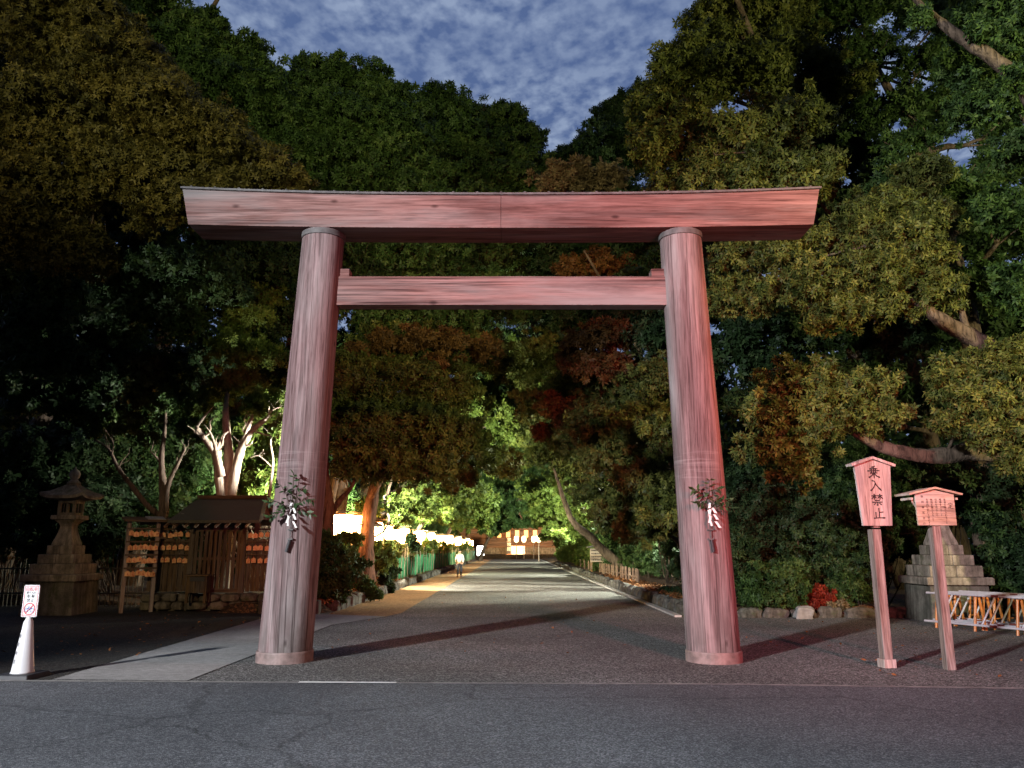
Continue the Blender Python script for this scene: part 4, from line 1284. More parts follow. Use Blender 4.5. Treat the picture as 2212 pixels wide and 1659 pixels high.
# ------------------------------------------------------------------ hall at the end of the approach
hall = thing('treasure_hall', 'broad log walled hall glowing orange at the far end of the approach', 'hall', (2.2, 124, 0.6))
m = MB()
for k in range(16):
    m.prism([(-14, 1.0 + k * 0.31), (14, 1.0 + k * 0.31), (14, 1.29 + k * 0.31), (-14, 1.29 + k * 0.31)], -0.12 if k % 2 else 0.0, 5)
wl = m.build('wall', M['hall'], hall)
MB().box((0, 2.5, 0.5), (27.6, 5.2, 1.0)).build('stone_base', M['stone'], hall)
m = MB(); m.prism([(-16.5, 5.7), (16.5, 5.7), (16.5, 6.1), (11, 11), (-11, 11), (-16.5, 6.1)], -2.6, 8); m.build('roof', M['hallroof'], hall)
for x in (-4.2, -2.8, -1.4, 0.0, 1.4):
    w = MB().box((x, -0.2, 3.1), (0.62, 0.1, 1.1)).build('window', M['window'], hall)
    m = MB()
    for sx in (-0.35, 0.35): m.box((x + sx, -0.22, 3.1), (0.08, 0.16, 1.26))
    m.box((x, -0.22, 3.7), (0.78, 0.16, 0.08)); m.box((x, -0.22, 2.5), (0.78, 0.16, 0.08))
    m.build('window_frame', M['frame'], w)
for x in (-9, -6, -0.7, 6, 9):
    MB().box((x, -0.3, 3.3), (0.26, 0.26, 4.8)).build('pillar', M['hall'], hall)
m = MB().box((0, 0, 0.55), (2.0, 0.5, 1.1)); t = thing('offering_table', 'pale cloth covered table in front of the log hall', 'table', (0.6, 117, 0.6))
MB().box((0, 0, 0.62), (2.6, 0.7, 1.2)).build('cloth', M['paper'], t); MB().box((0, 0, 1.25), (2.7, 0.8, 0.06)).build('table_top', M['frame'], t)
sg = thing('upright_sign', 'narrow dark upright sign with white characters left of the pale table', 'sign', (-0.45, 116, 0.6))
MB().box((0, 0, 1.3), (0.62, 0.12, 2.4)).build('panel', M['rubber'], sg)
m = MB()
for i, ch in enumerate('宝物館'):
    wall_text(m, ch, 0.58, 0, -0.065, 2.1 - i * 0.68, 0.006)
m.build('lettering', M['paper'], sg); MB().box((0, 0, 0.06), (0.8, 0.5, 0.12)).build('foot', M['frame'], sg)
def pole_lantern(label, loc):
    t = thing('pole_lantern', label, 'lantern', loc, 0, 'round lanterns on poles before the hall')
    MB().lathe([(0.12, 2.2), (0.26, 2.32), (0.32, 2.62), (0.27, 2.92), (0.13, 3.04)], n=16).build('shade', M['farlantern'], t, smooth=True)
    MB().tube([(0, 0, 0), (0, 0, 2.2)], 0.05, 8).build('pole', M['signwood2'], t)
    MB().lathe([(0.15, 3.03), (0.1, 3.12)], n=12).build('cap', M['frame'], t)
    return t
p1 = pole_lantern('round lantern on a pole before the hall, nearest the pale table', (0.6, 108, 0.1))
for x, y, lb_ in ((1.62, 108, 'round lantern on a pole before the hall, second from the pale table'), (2.95, 108, 'round lantern on a pole before the hall, third from the pale table'), (3.1, 92, 'round lantern on the tallest pole, at the path edge before the hall')):
    dup(p1, (x, y, 0.0 if y < 100 else .1), 0, lb_)
fl = thing('floodlight', 'bright white floodlight on a short stand at the far left end of the approach', 'floodlight', (-3.95, 100, 0.6))
MB().box((0, 0.2, 0.6), (1.0, 0.3, 1.3)).build('housing', M['rubber'], fl)
MB().box((0, 0.02, 0.6), (0.86, 0.06, 1.15)).build('lens', M['lens'], fl)
MB().box((0, 0.2, -0.35), (0.3, 0.3, 0.7)).build('stand', M['frame'], fl)

# ------------------------------------------------------------------ the walker
def skinned(name, verts, edges, radii, mat, parent, sub=2, rootv=0):
    me = bpy.data.meshes.new(name)
    me.from_pydata(verts, edges, [])
    o = bpy.data.objects.new(name, me)
    COL.objects.link(o)
    sk = o.modifiers.new('skin', 'SKIN')
    lay = me.skin_vertices[0].data if me.skin_vertices else None
    if lay is None:
        me.attributes
    for i, r in enumerate(radii):
        me.skin_vertices[0].data[i].radius = r if hasattr(r, '__len__') else (r, r)
    me.skin_vertices[0].data[rootv].use_root = True
    ss = o.modifiers.new('sub', 'SUBSURF'); ss.levels = sub; ss.render_levels = sub
    dg = bpy.context.evaluated_depsgraph_get()
    nm = bpy.data.meshes.new_from_object(o.evaluated_get(dg))
    bpy.data.objects.remove(o); bpy.data.meshes.remove(me)
    nm.name = name
    nm.materials.clear(); nm.materials.append(mat)
    nm.polygons.foreach_set('use_smooth', [True] * len(nm.polygons))
    o = bpy.data.objects.new(name, nm)
    COL.objects.link(o); o.parent = parent
    return o
def person(loc, rz, k):
    t = thing('person', 'person in white shirt and dark trousers walking away up the paved strip', 'person', loc, rz)
    t.scale = (k, k, k)
    V = [(0, 0, .90), (0, .01, 1.05), (0, .03, 1.25), (0, .05, 1.40), (0, .07, 1.48), (0, .10, 1.58), (0, .11, 1.66),
         (-.17, .05, 1.38), (-.235, .02, 1.12), (-.22, .10, .90), (-.215, .13, .83),
         (.17, .05, 1.38), (.235, .06, 1.12), (.225, -.03, .90), (.22, -.06, .83),
         (-.09, .0, .86), (-.095, -.02, .50), (-.095, -.17, .12), (-.095, -.13, .04), (-.1, -.03, .02),
         (.09, .0, .86), (.095, .13, .50), (.09, .10, .09), (.09, .12, .03), (.095, .22, .02)]
    E = [(0, 1), (1, 2), (2, 3), (3, 4), (4, 5), (5, 6), (3, 7), (7, 8), (8, 9), (9, 10), (3, 11), (11, 12), (12, 13), (13, 14),
         (0, 15), (15, 16), (16, 17), (17, 18), (18, 19), (0, 20), (20, 21), (21, 22), (22, 23), (23, 24)]
    Rd = [(.15, .11), (.15, .10), (.17, .11), (.13, .09), (.055, .055), (.08, .09), (.07, .085), .06, .045, .034, .03, .06, .045, .034, .03,
          .09, .065, .045, .045, .035, .09, .065, .045, .045, .035]
    skinned('body', V, E, Rd, M['skin'], t)
    sh = [(0, .0, .93), (0, .01, 1.05), (0, .03, 1.25), (0, .05, 1.39), (0, .06, 1.44), (-.17, .05, 1.38), (-.24, .02, 1.12), (-.222, .09, .93), (.17, .05, 1.38), (.24, .06, 1.12), (.228, -.02, .93)]
    skinned('shirt', sh, [(0, 1), (1, 2), (2, 3), (3, 4), (3, 5), (5, 6), (6, 7), (3, 8), (8, 9), (9, 10)],
            [(.175, .13), (.172, .122), (.19, .13), (.15, .11), (.07, .07), .08, .062, .05, .08, .062, .05], M['shirt'], t)
    tr = [(0, 0, .97), (0, 0, .90), (-.09, 0, .84), (-.095, -.02, .50), (-.095, -.165, .12), (.09, 0, .84), (.095, .13, .50), (.09, .10, .09)]
    skinned('trousers', tr, [(0, 1), (1, 2), (2, 3), (3, 4), (1, 5), (5, 6), (6, 7)], [(.165, .12), (.165, .125), .105, .08, .062, .105, .08, .062], M['trousers'], t)
    skinned('hair', [(0, .085, 1.60), (0, .09, 1.665), (0, .11, 1.70)], [(0, 1), (1, 2)], [(.085, .085), (.09, .1), (.06, .07)], M['hair'], t)
    m = MB()
    for x, y0, y1, z0 in ((-.097, -.16, .01, .035), (.093, .08, .28, .035)):
        m.box((x, (y0 + y1) / 2, z0), (.09, .26, .07))
    m.build('shoe', M['shoe'], t, bevel=0.025)
    m = MB()
    for hx, hy, hz in ((-.215, .13, .83), (.22, -.06, .83)):
        for q in range(4):
            m.tube([(hx + (q - 1.5) * .006, hy + (q - 1.5) * .02, hz + .01), (hx + .004, hy + (q - 1.5) * .021 + .005, hz - .05), (hx + .008, hy + (q - 1.5) * .02 + .015, hz - .085 + abs(q - 1.3) * .01)], [.010, .009, .007], 6)
        m.tube([(hx, hy + .03, hz + .02), (hx + .01, hy + .055, hz - .02), (hx + .012, hy + .055, hz - .045)], [.011, .01, .008], 6)
    m.build('finger', M['skin'], t, smooth=True)
    return t
person((-2.83, 43.0, 0.01), R(-6), 0.84)

# ------------------------------------------------------------------ trees
def g(x, y, Y):      # ground position under a photo point at distance Y
    p = P(x, y, Y); return (p.x, p.y)

tree('broadleaf_tree', 'huge brown tinged tree filling the upper left, its dome sloping down towards the torii beam', (-13.6, 20.5),
     [(60, 60, 21, 150), (170, 110, 20.5, 130), (260, 190, 20, 120), (350, 270, 19.5, 120), (440, 340, 19, 110), (545, 375, 19, 85), (600, 400, 19, 60), (100, 310, 19, 150), (250, 400, 18.5, 120),
      (50, 470, 18, 130), (370, 430, 18.5, 100), (480, 420, 18.7, 80), (165, 550, 17.5, 75), (70, 540, 18, 70)],
     'brown', 11, 0.36, 'bark', dens=1.05,
     trunk_pts=[g(10, 1080, 26) + (0,), P(40, 985, 26), P(75, 930, 26), P(105, 880, 26), P(120, 800, 26), P(150, 650, 25), P(200, 480, 23), P(260, 300, 20.5)])
tree('evergreen_tree', 'dark evergreen tree in deep shadow hanging over the stone lantern and hut', (-17.2, 27),
     [(60, 720, 22, 110), (180, 700, 22, 110), (310, 700, 23, 110), (440, 640, 24, 110), (560, 560, 25, 90), (90, 840, 21.5, 90), (220, 840, 22, 100), (350, 830, 24, 90), (590, 700, 27, 60),
      (470, 540, 25, 80), (330, 570, 22.5, 100), (200, 600, 22, 90), (590, 800, 27, 55), (20, 620, 22, 90), (450, 780, 26, 60), (110, 690, 18.6, 80), (160, 790, 18.6, 55), (60, 780, 18.4, 60), (120, 610, 18.6, 70)],
     'deep', 13, 0.3, 'bark', droop=0.5, autolimb=False, trunk_pts=[(-17.2, 27, 0), (-17.3, 27, 3), (-17.0, 26.6, 6), (-16.4, 26, 9)])
tree('evergreen_tree', 'tall dark green tree rising behind the brown dome at the upper left', (-14, 29),
     [(250, 30, 29, 110), (330, 40, 28, 90), (420, 100, 27, 75), (455, 60, 27, 40), (520, 140, 28, 60), (545, 110, 28, 35), (470, 210, 27, 100), (560, 220, 27, 70), (380, 190, 27, 100), (600, 260, 28, 70), (330, 130, 27, 90),
      (540, 310, 28, 80), (640, 330, 28.5, 70)], 'green', 11, 0.4, npuff=15)
tree('broadleaf_tree', 'round crowned green tree left of the sky gap, with finger like twig tips on top', (-10, 33),
     [(640, 230, 31, 80), (700, 200, 31, 75), (665, 150, 31, 30), (740, 165, 31, 40), (790, 210, 31, 75), (840, 240, 31, 60), (650, 300, 30.5, 90), (740, 290, 30, 110), (840, 320, 30.5, 90), (700, 390, 30, 100), (820, 400, 30, 100), (900, 390, 31, 70), (890, 300, 31.5, 60)],
     'green', 11, 0.38)
tree('broadleaf_tree', 'lower green tree between the round crowned tree and the bottom of the sky gap', (-9.5, 37),
     [(900, 240, 36, 45), (950, 255, 36, 70), (1010, 270, 36, 70), (1090, 280, 36, 55), (1110, 255, 36, 25), (1135, 310, 36, 45), (960, 340, 35.5, 80), (1050, 340, 35, 80), (1120, 370, 35.5, 70), (980, 400, 35, 80), (1080, 410, 35, 80), (1170, 400, 37, 50)],
     'green', 10, 0.35)
tree('evergreen_tree', 'dark tree right of the sky gap, half hidden by the olive green crown', (7.5, 46),
     [(1330, 255, 46, 45), (1300, 320, 45, 60), (1350, 290, 46, 60), (1250, 355, 45, 50), (1390, 240, 46, 60), (1400, 340, 45, 90), (1200, 380, 46, 40), (1300, 390, 45, 70)],
     'deep', 9, 0.35)
tree('budding_tree', 'pale brown budding tree just above the middle of the torii beam', (8.2, 31),
     [(1180, 400, 30, 35), (1220, 380, 30, 40), (1270, 385, 30, 42), (1325, 390, 30, 40), (1240, 420, 30, 45), (1300, 430, 30, 45)],
     'buds', 10, 0.16, droop=-0.3, dens=0.8, npuff=12)
tree('broadleaf_tree', 'big olive green tree over the right half of the torii, bulging towards the sky gap', (13.5, 27),
     [(1575, 60, 24, 100), (1510, 150, 23, 95), (1445, 200, 22.5, 75), (1420, 260, 22, 65), (1610, 170, 21.5, 110), (1480, 310, 21, 90), (1420, 340, 21, 55), (1590, 320, 20, 90), (1690, 280, 20, 90), (1640, 400, 19.5, 80), (1530, 410, 20, 70), (1440, 410, 20.5, 55), (1740, 390, 19.5, 80),
      (1720, 140, 23, 90), (1800, 200, 23, 70), (1660, 30, 24, 100)],
     'olive', 12, 0.36, npuff=14,
     limbs=[([(1800, 350, 20.2), (1740, 352, 20), (1690, 340, 19.8), (1640, 325, 19.4)], 0.09, 0.03), ([(1700, 330, 19.7), (1620, 300, 19.2), (1540, 262, 19)], 0.05, 0.015), ([(1690, 345, 19.6), (1610, 330, 19.2), (1545, 335, 19)], 0.04, 0.012)])
tree('leaning_tree', 'tall tree with a long leaning trunk and thin crown, upper right', g(2175, 1300, 20),
     [(1880, 120, 24, 60), (1820, 30, 25, 70), (1930, 20, 24, 60), (1990, 150, 23, 60), (1960, 230, 22, 50), (2060, 200, 22, 55), (1870, 260, 23, 55), (2020, 300, 22, 45), (1940, 330, 22, 50), (2080, 120, 23, 60), (2160, 300, 22, 55), (2080, 440, 20, 80), (2160, 480, 19, 80), (2010, 440, 20, 70), (1940, 430, 19.5, 70), (2190, 620, 19, 80), (2100, 620, 20, 70),
      (2140, 380, 21, 60)],
     'green', 12, 0.4, dens=0.85, npuff=12,
     trunk_pts=[g(2190, 1310, 20) + (0,), P(2160, 1230, 20), P(2130, 1150, 20), P(2120, 900, 20.5), P(2085, 650, 21), P(2045, 520, 21.5), P(2005, 330, 22), P(1945, 235, 23), P(1890, 140, 24), P(1850, 60, 25)])
tree('broadleaf_tree', 'near tree at the right edge sending a thick bare limb across the top right corner', g(2420, 1340, 15),
     [(2120, 50, 16, 80), (2190, 110, 15.5, 90), (2090, 130, 16, 60), (2200, 10, 15, 80), (2170, 230, 15.5, 70), (2080, 250, 16, 45), (2210, 330, 15, 60), (2150, 180, 15.5, 60), (1990, 20, 17, 45), (2110, 70, 13.7, 30), (2200, 170, 13.6, 30), (1985, 40, 14.0, 22)],
     'green', 13, 0.24, autolimb=False, npuff=13,
     trunk_pts=[g(2420, 1340, 15) + (0,), P(2400, 1000, 14.6), P(2350, 500, 14.2), P(2230, 215, 13.9), P(2150, 130, 13.9), P(2080, 85, 14.0), P(2010, 30, 14.2), P(1960, -20, 14.6)],
     limbs=[([(2260, 300, 15.4), (2210, 255, 15.5), (2190, 140, 15.6), (2170, 60, 15.8)], 0.07, 0.02)])
tree('broadleaf_tree', 'olive and brown layered tree beside the right pillar, its lower limb cut across dark shade', g(2300, 1330, 17),
     [(1590, 560, 18.5, 55), (1600, 650, 18, 60), (1560, 640, 18, 40), (1680, 560, 18, 70), (1740, 540, 18.5, 60), (1690, 640, 17.5, 70), (1770, 620, 17, 75), (1800, 690, 17, 55), (1870, 600, 17, 80), (1880, 660, 17, 60), (1960, 540, 17, 75), (1950, 620, 17, 70), (2020, 640, 17, 60), (1990, 480, 17.5, 65), (1900, 470, 18, 70), (1840, 520, 18, 65), (1990, 390, 18, 60)],
     'olive', 12, 0.3, npuff=14, autolimb=False,
     trunk_pts=[g(2300, 1330, 17) + (0,), P(2290, 1100, 17), P(2260, 850, 17), P(2170, 775, 17), P(2090, 725, 17), P(2030, 690, 17), P(1960, 640, 17), P(1860, 600, 17.2), P(1720, 580, 17.6)],
     limbs=[([(2090, 725, 17), (2060, 620, 17), (2000, 500, 17.4)], 0.09, 0.02), ([(2030, 690, 17), (1900, 545, 17.3), (1840, 540, 17.5), (1760, 560, 17.8)], 0.07, 0.02)])
tree('broadleaf_tree', 'bright yellow green low boughs above the two signboards', g(2330, 1360, 15),
     [(1690, 830, 15, 55), (1750, 820, 15, 55), (1650, 900, 14.6, 55), (1720, 880, 14.7, 65), (1800, 850, 15, 60), (1640, 970, 14.5, 50), (1700, 960, 14.3, 65), (1760, 930, 14.5, 60), (1840, 910, 15, 55), (1710, 1020, 14.3, 45), (1880, 840, 15.2, 50), (1920, 900, 15, 45),
      (2060, 830, 14.5, 60), (2120, 800, 14.4, 65), (2180, 860, 14, 70), (2100, 880, 14, 60), (2060, 920, 14, 45), (2190, 940, 13.6, 55), (2140, 940, 13.6, 45), (2190, 790, 14.5, 60), (2190, 1000, 13.6, 35)],
     'olive', 13, 0.28, npuff=14, autolimb=False, droop=0.5,
     trunk_pts=[g(2330, 1360, 15) + (0,), P(2320, 1150, 15), P(2250, 1010, 15), P(2120, 975, 15), P(2030, 985, 15), P(1960, 980, 15), P(1880, 955, 15), P(1800, 900, 14.8), P(1720, 880, 14.6)],
     limbs=[([(2040, 985, 15), (2055, 955, 14.8), (2060, 930, 14.6)], 0.04, 0.015), ([(2250, 1010, 15), (2190, 900, 14.5), (2120, 830, 14.4)], 0.07, 0.02), ([(1880, 955, 15), (1850, 900, 15), (1860, 850, 15)], 0.04, 0.01)])
# the wall of leaves framed by the torii
tree('evergreen_tree', 'dark evergreen filling the shade between the beams, far behind the torii', (-9.5, 41),
     [(660, 520, 40, 80), (780, 500, 40, 80), (900, 540, 41, 80), (1020, 540, 42, 80), (1130, 540, 43, 80), (700, 640, 40, 80), (820, 650, 41, 80), (940, 650, 42, 80), (1060, 660, 43, 80), (720, 760, 40, 70), (840, 770, 41, 70), (960, 770, 42, 70), (1180, 640, 44, 80), (1240, 520, 44, 80), (1340, 520, 44, 80), (1440, 560, 42, 80),
      (1300, 640, 43, 80), (1010, 760, 50, 80), (1080, 820, 52, 70), (1150, 760, 50, 80), (1030, 860, 52, 60), (980, 620, 48, 90), (1100, 620, 48, 90), (1140, 860, 54, 60), (620, 560, 40, 70), (1400, 680, 41, 80), (1460, 760, 38, 70), (1500, 660, 38, 80), (1500, 860, 36, 70)],
     'deep', 13, 0.4, npuff=11, autolimb=False)
tree('evergreen_tree', 'dark evergreen in deep shade behind the thin crown, upper right', (17, 30),
     [(1620, 80, 30, 80), (1700, 50, 29, 90), (1780, 80, 29, 80), (1780, 200, 28, 90), (1850, 330, 27, 80), (1750, 330, 27, 90), (1960, 400, 26, 60), (1850, 440, 26, 80), (2060, 60, 28, 90), (2150, 60, 28, 90), (2170, 190, 27, 80), (2030, 250, 28, 40), (2180, 380, 26, 70), (2180, 520, 26, 90), (2060, 520, 26, 90), (1900, 560, 26, 100), (1750, 500, 26, 90), (1640, 540, 26, 80),
      (1650, 700, 25, 90), (1800, 720, 25, 90), (1940, 730, 25, 90), (2100, 720, 25, 100), (1650, 850, 24, 80), (1950, 860, 24, 80), (2200, 740, 24, 80), (1780, 850, 24, 80), (1580, 760, 25, 70)],
     'deep', 15, 0.4, npuff=13)
tree('evergreen_tree', 'dark evergreen in deep shade behind the brown dome, upper left', (-18, 27),
     [(40, 60, 27, 140), (180, 60, 27, 120), (120, 240, 26, 150), (300, 320, 26, 130), (40, 450, 25, 140), (220, 480, 25, 140), (420, 460, 26, 110), (560, 450, 26.5, 80), (590, 620, 28, 70), (60, 620, 25, 120)],
     'deep', 15, 0.4, npuff=13)
tree('broadleaf_tree', 'dark leafy tree framed between the two torii beams, left of the middle', (-7.5, 31),
     [(770, 570, 28, 75), (850, 560, 29, 80), (950, 560, 31, 80), (1050, 560, 33, 75), (780, 660, 27, 75), (870, 690, 28, 85), (980, 680, 29, 85), (1070, 660, 31, 75), (720, 500, 28.5, 70), (900, 480, 31, 90), (1020, 480, 33, 90)],
     'green', 11, 0.35)
tree('broadleaf_tree', 'dark leafy tree framed by the torii above the path, right of the middle', (8, 33),
     [(1150, 560, 36, 75), (1240, 555, 32, 75), (1350, 560, 29, 75), (1420, 620, 26, 70), (1160, 680, 34, 85), (1260, 680, 31, 80), (1370, 690, 27, 80), (1430, 730, 24, 60), (1120, 480, 37, 90), (1250, 480, 34, 90), (1380, 490, 30, 90), (1480, 520, 27, 80), (1530, 590, 26, 80)],
     'deep', 11, 0.35)
tree('redlit_tree', 'leafy bough with red lamplight put into its leaf colour, under the tie beam, beside the right pillar', (6.8, 26),
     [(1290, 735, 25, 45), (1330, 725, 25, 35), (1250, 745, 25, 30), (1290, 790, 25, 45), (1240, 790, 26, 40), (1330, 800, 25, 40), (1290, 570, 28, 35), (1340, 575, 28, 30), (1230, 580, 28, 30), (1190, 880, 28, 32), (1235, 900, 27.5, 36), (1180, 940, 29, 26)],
     'redlit', 11, 0.22, droop=0.7, autolimb=False)
tree('redlit_tree', 'boughs with red lamplight put into their leaf colour, above the spreading canopy, left of the avenue', (-7.4, 28.5),
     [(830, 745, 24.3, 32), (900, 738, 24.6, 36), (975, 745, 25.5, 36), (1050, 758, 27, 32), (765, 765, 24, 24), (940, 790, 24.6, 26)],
     'redlit', 11, 0.22, droop=0.7, autolimb=False)
tree('broadleaf_tree', 'spreading tree whose low dark canopy roofs the lantern row, with a thick reddish trunk', g(785, 1260, 26),
     [(770, 780, 25, 70), (860, 770, 26, 75), (950, 770, 28, 75), (1030, 770, 30, 70), (780, 860, 24, 80), (880, 850, 24.5, 80), (960, 850, 26, 75), (730, 940, 23, 60), (800, 950, 22.5, 80), (890, 940, 23, 80), (970, 940, 24, 70), (1030, 980, 26, 55), (850, 1010, 22.5, 50), (930, 1010, 23, 50), (990, 1020, 25, 40), (760, 1010, 22.5, 40), (1080, 1010, 28, 40)],
     'olive', 11, 0.3, 'redbark', autolimb=False,
     trunk_pts=[g(785, 1280, 26) + (0.1,), P(790, 1200, 26), P(797, 1120, 26), P(808, 1050, 26), P(815, 960, 26), P(840, 860, 26), P(880, 780, 26.5)],
     limbs=[([(800, 1080, 26), (850, 990, 25), (930, 940, 24), (1010, 960, 25)], 0.14, 0.03), ([(812, 1000, 26), (770, 930, 25), (740, 870, 24.5)], 0.12, 0.03), ([(830, 900, 26), (930, 850, 26), (1020, 790, 29)], 0.1, 0.03)])
tree('broadleaf_tree', 'forked dark trunk leaning out from behind the grey pillar over the bushes', g(700, 1290, 22.5),
     [(740, 850, 23.5, 50), (700, 900, 23.5, 60), (760, 790, 24, 40), (690, 800, 24, 60)],
     'olive', 11, 0.24, 'redbark', autolimb=False,
     trunk_pts=[g(700, 1300, 22.5) + (0.1,), P(702, 1200, 22.5), P(708, 1110, 22.5), P(700, 1000, 22.5), P(715, 900, 23), P(740, 800, 23.5)],
     limbs=[([(708, 1120, 22.5), (735, 1080, 22.5), (760, 1050, 22.4), (775, 1010, 22.3)], 0.11, 0.03)])
tree('broadleaf_tree', 'shady tree behind the right pillar, its leaves curtaining the path side', (6.8, 23.5),
     [(1180, 790, 33, 80), (1270, 850, 29, 80), (1360, 840, 26, 80), (1430, 830, 23, 60), (1200, 880, 31, 75), (1290, 940, 27, 80), (1380, 940, 24, 75), (1440, 940, 21.5, 55), (1240, 970, 29, 60), (1320, 1020, 25, 70), (1400, 1040, 22, 70), (1440, 1110, 20.5, 55), (1340, 1110, 24, 60), (1390, 1140, 22, 55), (1280, 1060, 27, 45)],
     'olive', 10, 0.26, droop=0.6)
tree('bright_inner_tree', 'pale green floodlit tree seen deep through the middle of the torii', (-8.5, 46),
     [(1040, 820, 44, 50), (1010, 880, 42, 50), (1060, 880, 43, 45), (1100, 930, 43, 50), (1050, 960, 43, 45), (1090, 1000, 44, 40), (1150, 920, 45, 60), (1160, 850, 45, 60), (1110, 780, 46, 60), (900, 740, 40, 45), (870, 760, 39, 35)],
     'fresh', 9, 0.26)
# rows of trees that make the tunnel further in
tun = [
 ('maple_tree', 'light green maple spreading over the lanterns, nearest of the left row', (-6.3, 34), [(770, 1165, 24.5, 12), (745, 1160, 24.5, 10), (812, 1180, 27, 10), (850, 1125, 31, 14), (872, 1120, 33, 16), (800, 1095, 27, 24), (860, 1070, 33, 45), (900, 1090, 34, 45), (840, 1110, 32, 30), (930, 1060, 36, 40), (880, 1040, 33, 35), (820, 1080, 31, 25)], 'fresh'),
 ('maple_tree', 'green maple in the middle of the left row, above the massed lanterns', (-6.3, 46), [(940, 1100, 45, 38), (965, 1070, 44, 45), (985, 1110, 47, 32), (1000, 1060, 46, 42), (930, 1050, 43, 40)], 'fresh'),
 ('maple_tree', 'far maple at the end of the left row, over the last lanterns', (-6.5, 64), [(1010, 1105, 62, 32), (1030, 1080, 62, 40), (1050, 1110, 66, 26), (1040, 1130, 64, 24), (1000, 1130, 60, 20)], 'fresh'),
 ('camphor_tree', 'dark trunked tree leaning before the left end of the hall', (-3.9, 96), [(1080, 1100, 92, 30), (1110, 1090, 92, 34), (1070, 1130, 95, 22), (1140, 1105, 92, 26), (1100, 1125, 93, 20), (1060, 1080, 92, 34), (1055, 1140, 94, 20), (1085, 1143, 94, 13), (1118, 1132, 93, 14), (1145, 1130, 93, 14)], 'green'),
 ('camphor_tree', 'light green tree arching from the right over the hall lanterns', (8.2, 70), [(1180, 1090, 68, 40), (1210, 1060, 66, 45), (1200, 1120, 70, 30), (1160, 1060, 68, 36), (1170, 1125, 72, 20), (1230, 1110, 66, 30), (1190, 1145, 66, 17), (1180, 1160, 76, 11), (1210, 1160, 60, 18)], 'fresh'),
 ('slender_tree', 'pair of slender pale stems in the floodlit undergrowth right of the path', (7.6, 50), [(1240, 1060, 49, 40), (1260, 1100, 48, 36), (1220, 1030, 50, 36), (1280, 1130, 47, 28), (1250, 1145, 49, 24)], 'fresh'),
 ('camphor_tree', 'tall tree above the tunnel mouth, high over the far hall', (10.5, 100), [(1100, 1040, 98, 40), (1150, 1030, 98, 45), (1200, 1010, 96, 40), (1060, 1030, 98, 40), (1130, 990, 98, 45), (1180, 970, 96, 40), (1090, 980, 98, 40)], 'green'),
]
for nm, lab, base, cl, mt in tun:
    tree(nm, lab, base, cl, mt, 7.5, 0.22, droop=0.45)
tree('leaning_tree', 'thick curved trunk leaning left over the notice board on the right of the path', (6.4, 41),
     [(1190, 990, 40, 45), (1220, 960, 40, 45), (1250, 1010, 39, 40), (1170, 950, 41, 40), (1280, 980, 38, 45)],
     'olive', 9, 0.3, 'bark', autolimb=False,
     trunk_pts=[(6.6, 41, 0.0), P(1310, 1195, 41), P(1275, 1160, 40.5), P(1240, 1130, 40), P(1222, 1090, 40), P(1205, 1040, 40), P(1190, 980, 40)])
# the pale many stemmed tree and its neighbour behind the hut
tree('pale_trunk_tree', 'pale pruned tree with several thick floodlit stems rising behind the hut roof', g(487, 1200, 22),
     [(500, 760, 23, 45), (540, 700, 24, 50), (560, 770, 24, 45), (530, 830, 23, 36), (590, 870, 22.5, 36), (470, 850, 22.6, 36), (430, 880, 22, 28), (570, 650, 25, 40), (495, 830, 22.2, 26), (610, 930, 22, 26), (550, 880, 22.6, 26)],
     'fresh', 11, 0.2, 'palebark', autolimb=False, npuff=12,
     trunk_pts=[g(487, 1200, 22) + (0,), P(487, 1090, 22), P(494, 1000, 22), P(490, 930, 22), P(488, 880, 22), P(496, 820, 22.3)],
     limbs=[([(482, 1120, 21.9), (474, 1040, 21.8), (466, 985, 21.8), (440, 945, 21.7), (424, 925, 21.6)], 0.15, 0.07),
            ([(494, 1110, 22), (506, 1030, 21.9), (522, 970, 21.9), (545, 930, 21.8), (575, 905, 21.7)], 0.15, 0.06),
            ([(500, 1080, 22.2), (512, 990, 22.3), (530, 940, 22.4), (545, 900, 22.5)], 0.12, 0.05),
            ([(478, 1030, 21.7), (470, 990, 21.6), (467, 972, 21.5)], 0.12, 0.09),
            ([(575, 905, 21.7), (590, 885, 21.6), (605, 880, 21.6)], 0.03, 0.008), ([(545, 930, 21.8), (600, 945, 21.7), (620, 930, 21.6)], 0.025, 0.006),
            ([(580, 1080, 22.5), (590, 1000, 22.6), (585, 950, 22.6), (600, 900, 22.6)], 0.05, 0.01), ([(588, 1010, 22.6), (560, 985, 22.5), (540, 990, 22.5)], 0.02, 0.006)])
tree('forked_tree', 'brown forked tree with a long bare side limb behind the votive rack', g(352, 1190, 21.3),
     [(330, 890, 23, 40), (270, 920, 22.5, 40), (380, 870, 23, 40), (410, 930, 22, 24), (355, 880, 21.6, 26), (215, 930, 21.4, 22), (240, 910, 21.4, 22), (325, 950, 21.5, 16)],
     'green', 11, 0.15, 'bark', autolimb=False,
     trunk_pts=[g(352, 1200, 21.3) + (0,), P(352, 1120, 21.3), P(352, 1050, 21.3), P(349, 990, 21.3), P(356, 930, 21.4), P(358, 880, 21.5)],
     limbs=[([(350, 1115, 21.3), (322, 1095, 21.2), (285, 1050, 21.1), (255, 1010, 21), (235, 970, 21), (205, 950, 21)], 0.085, 0.025),
            ([(358, 1110, 21.3), (362, 1050, 21.2), (385, 1000, 21.1), (400, 970, 21)], 0.08, 0.03), ([(349, 1000, 21.3), (335, 985, 21.2), (325, 975, 21.2)], 0.04, 0.02),
            ([(240, 985, 21), (245, 960, 20.9), (232, 935, 20.9)], 0.02, 0.008)])
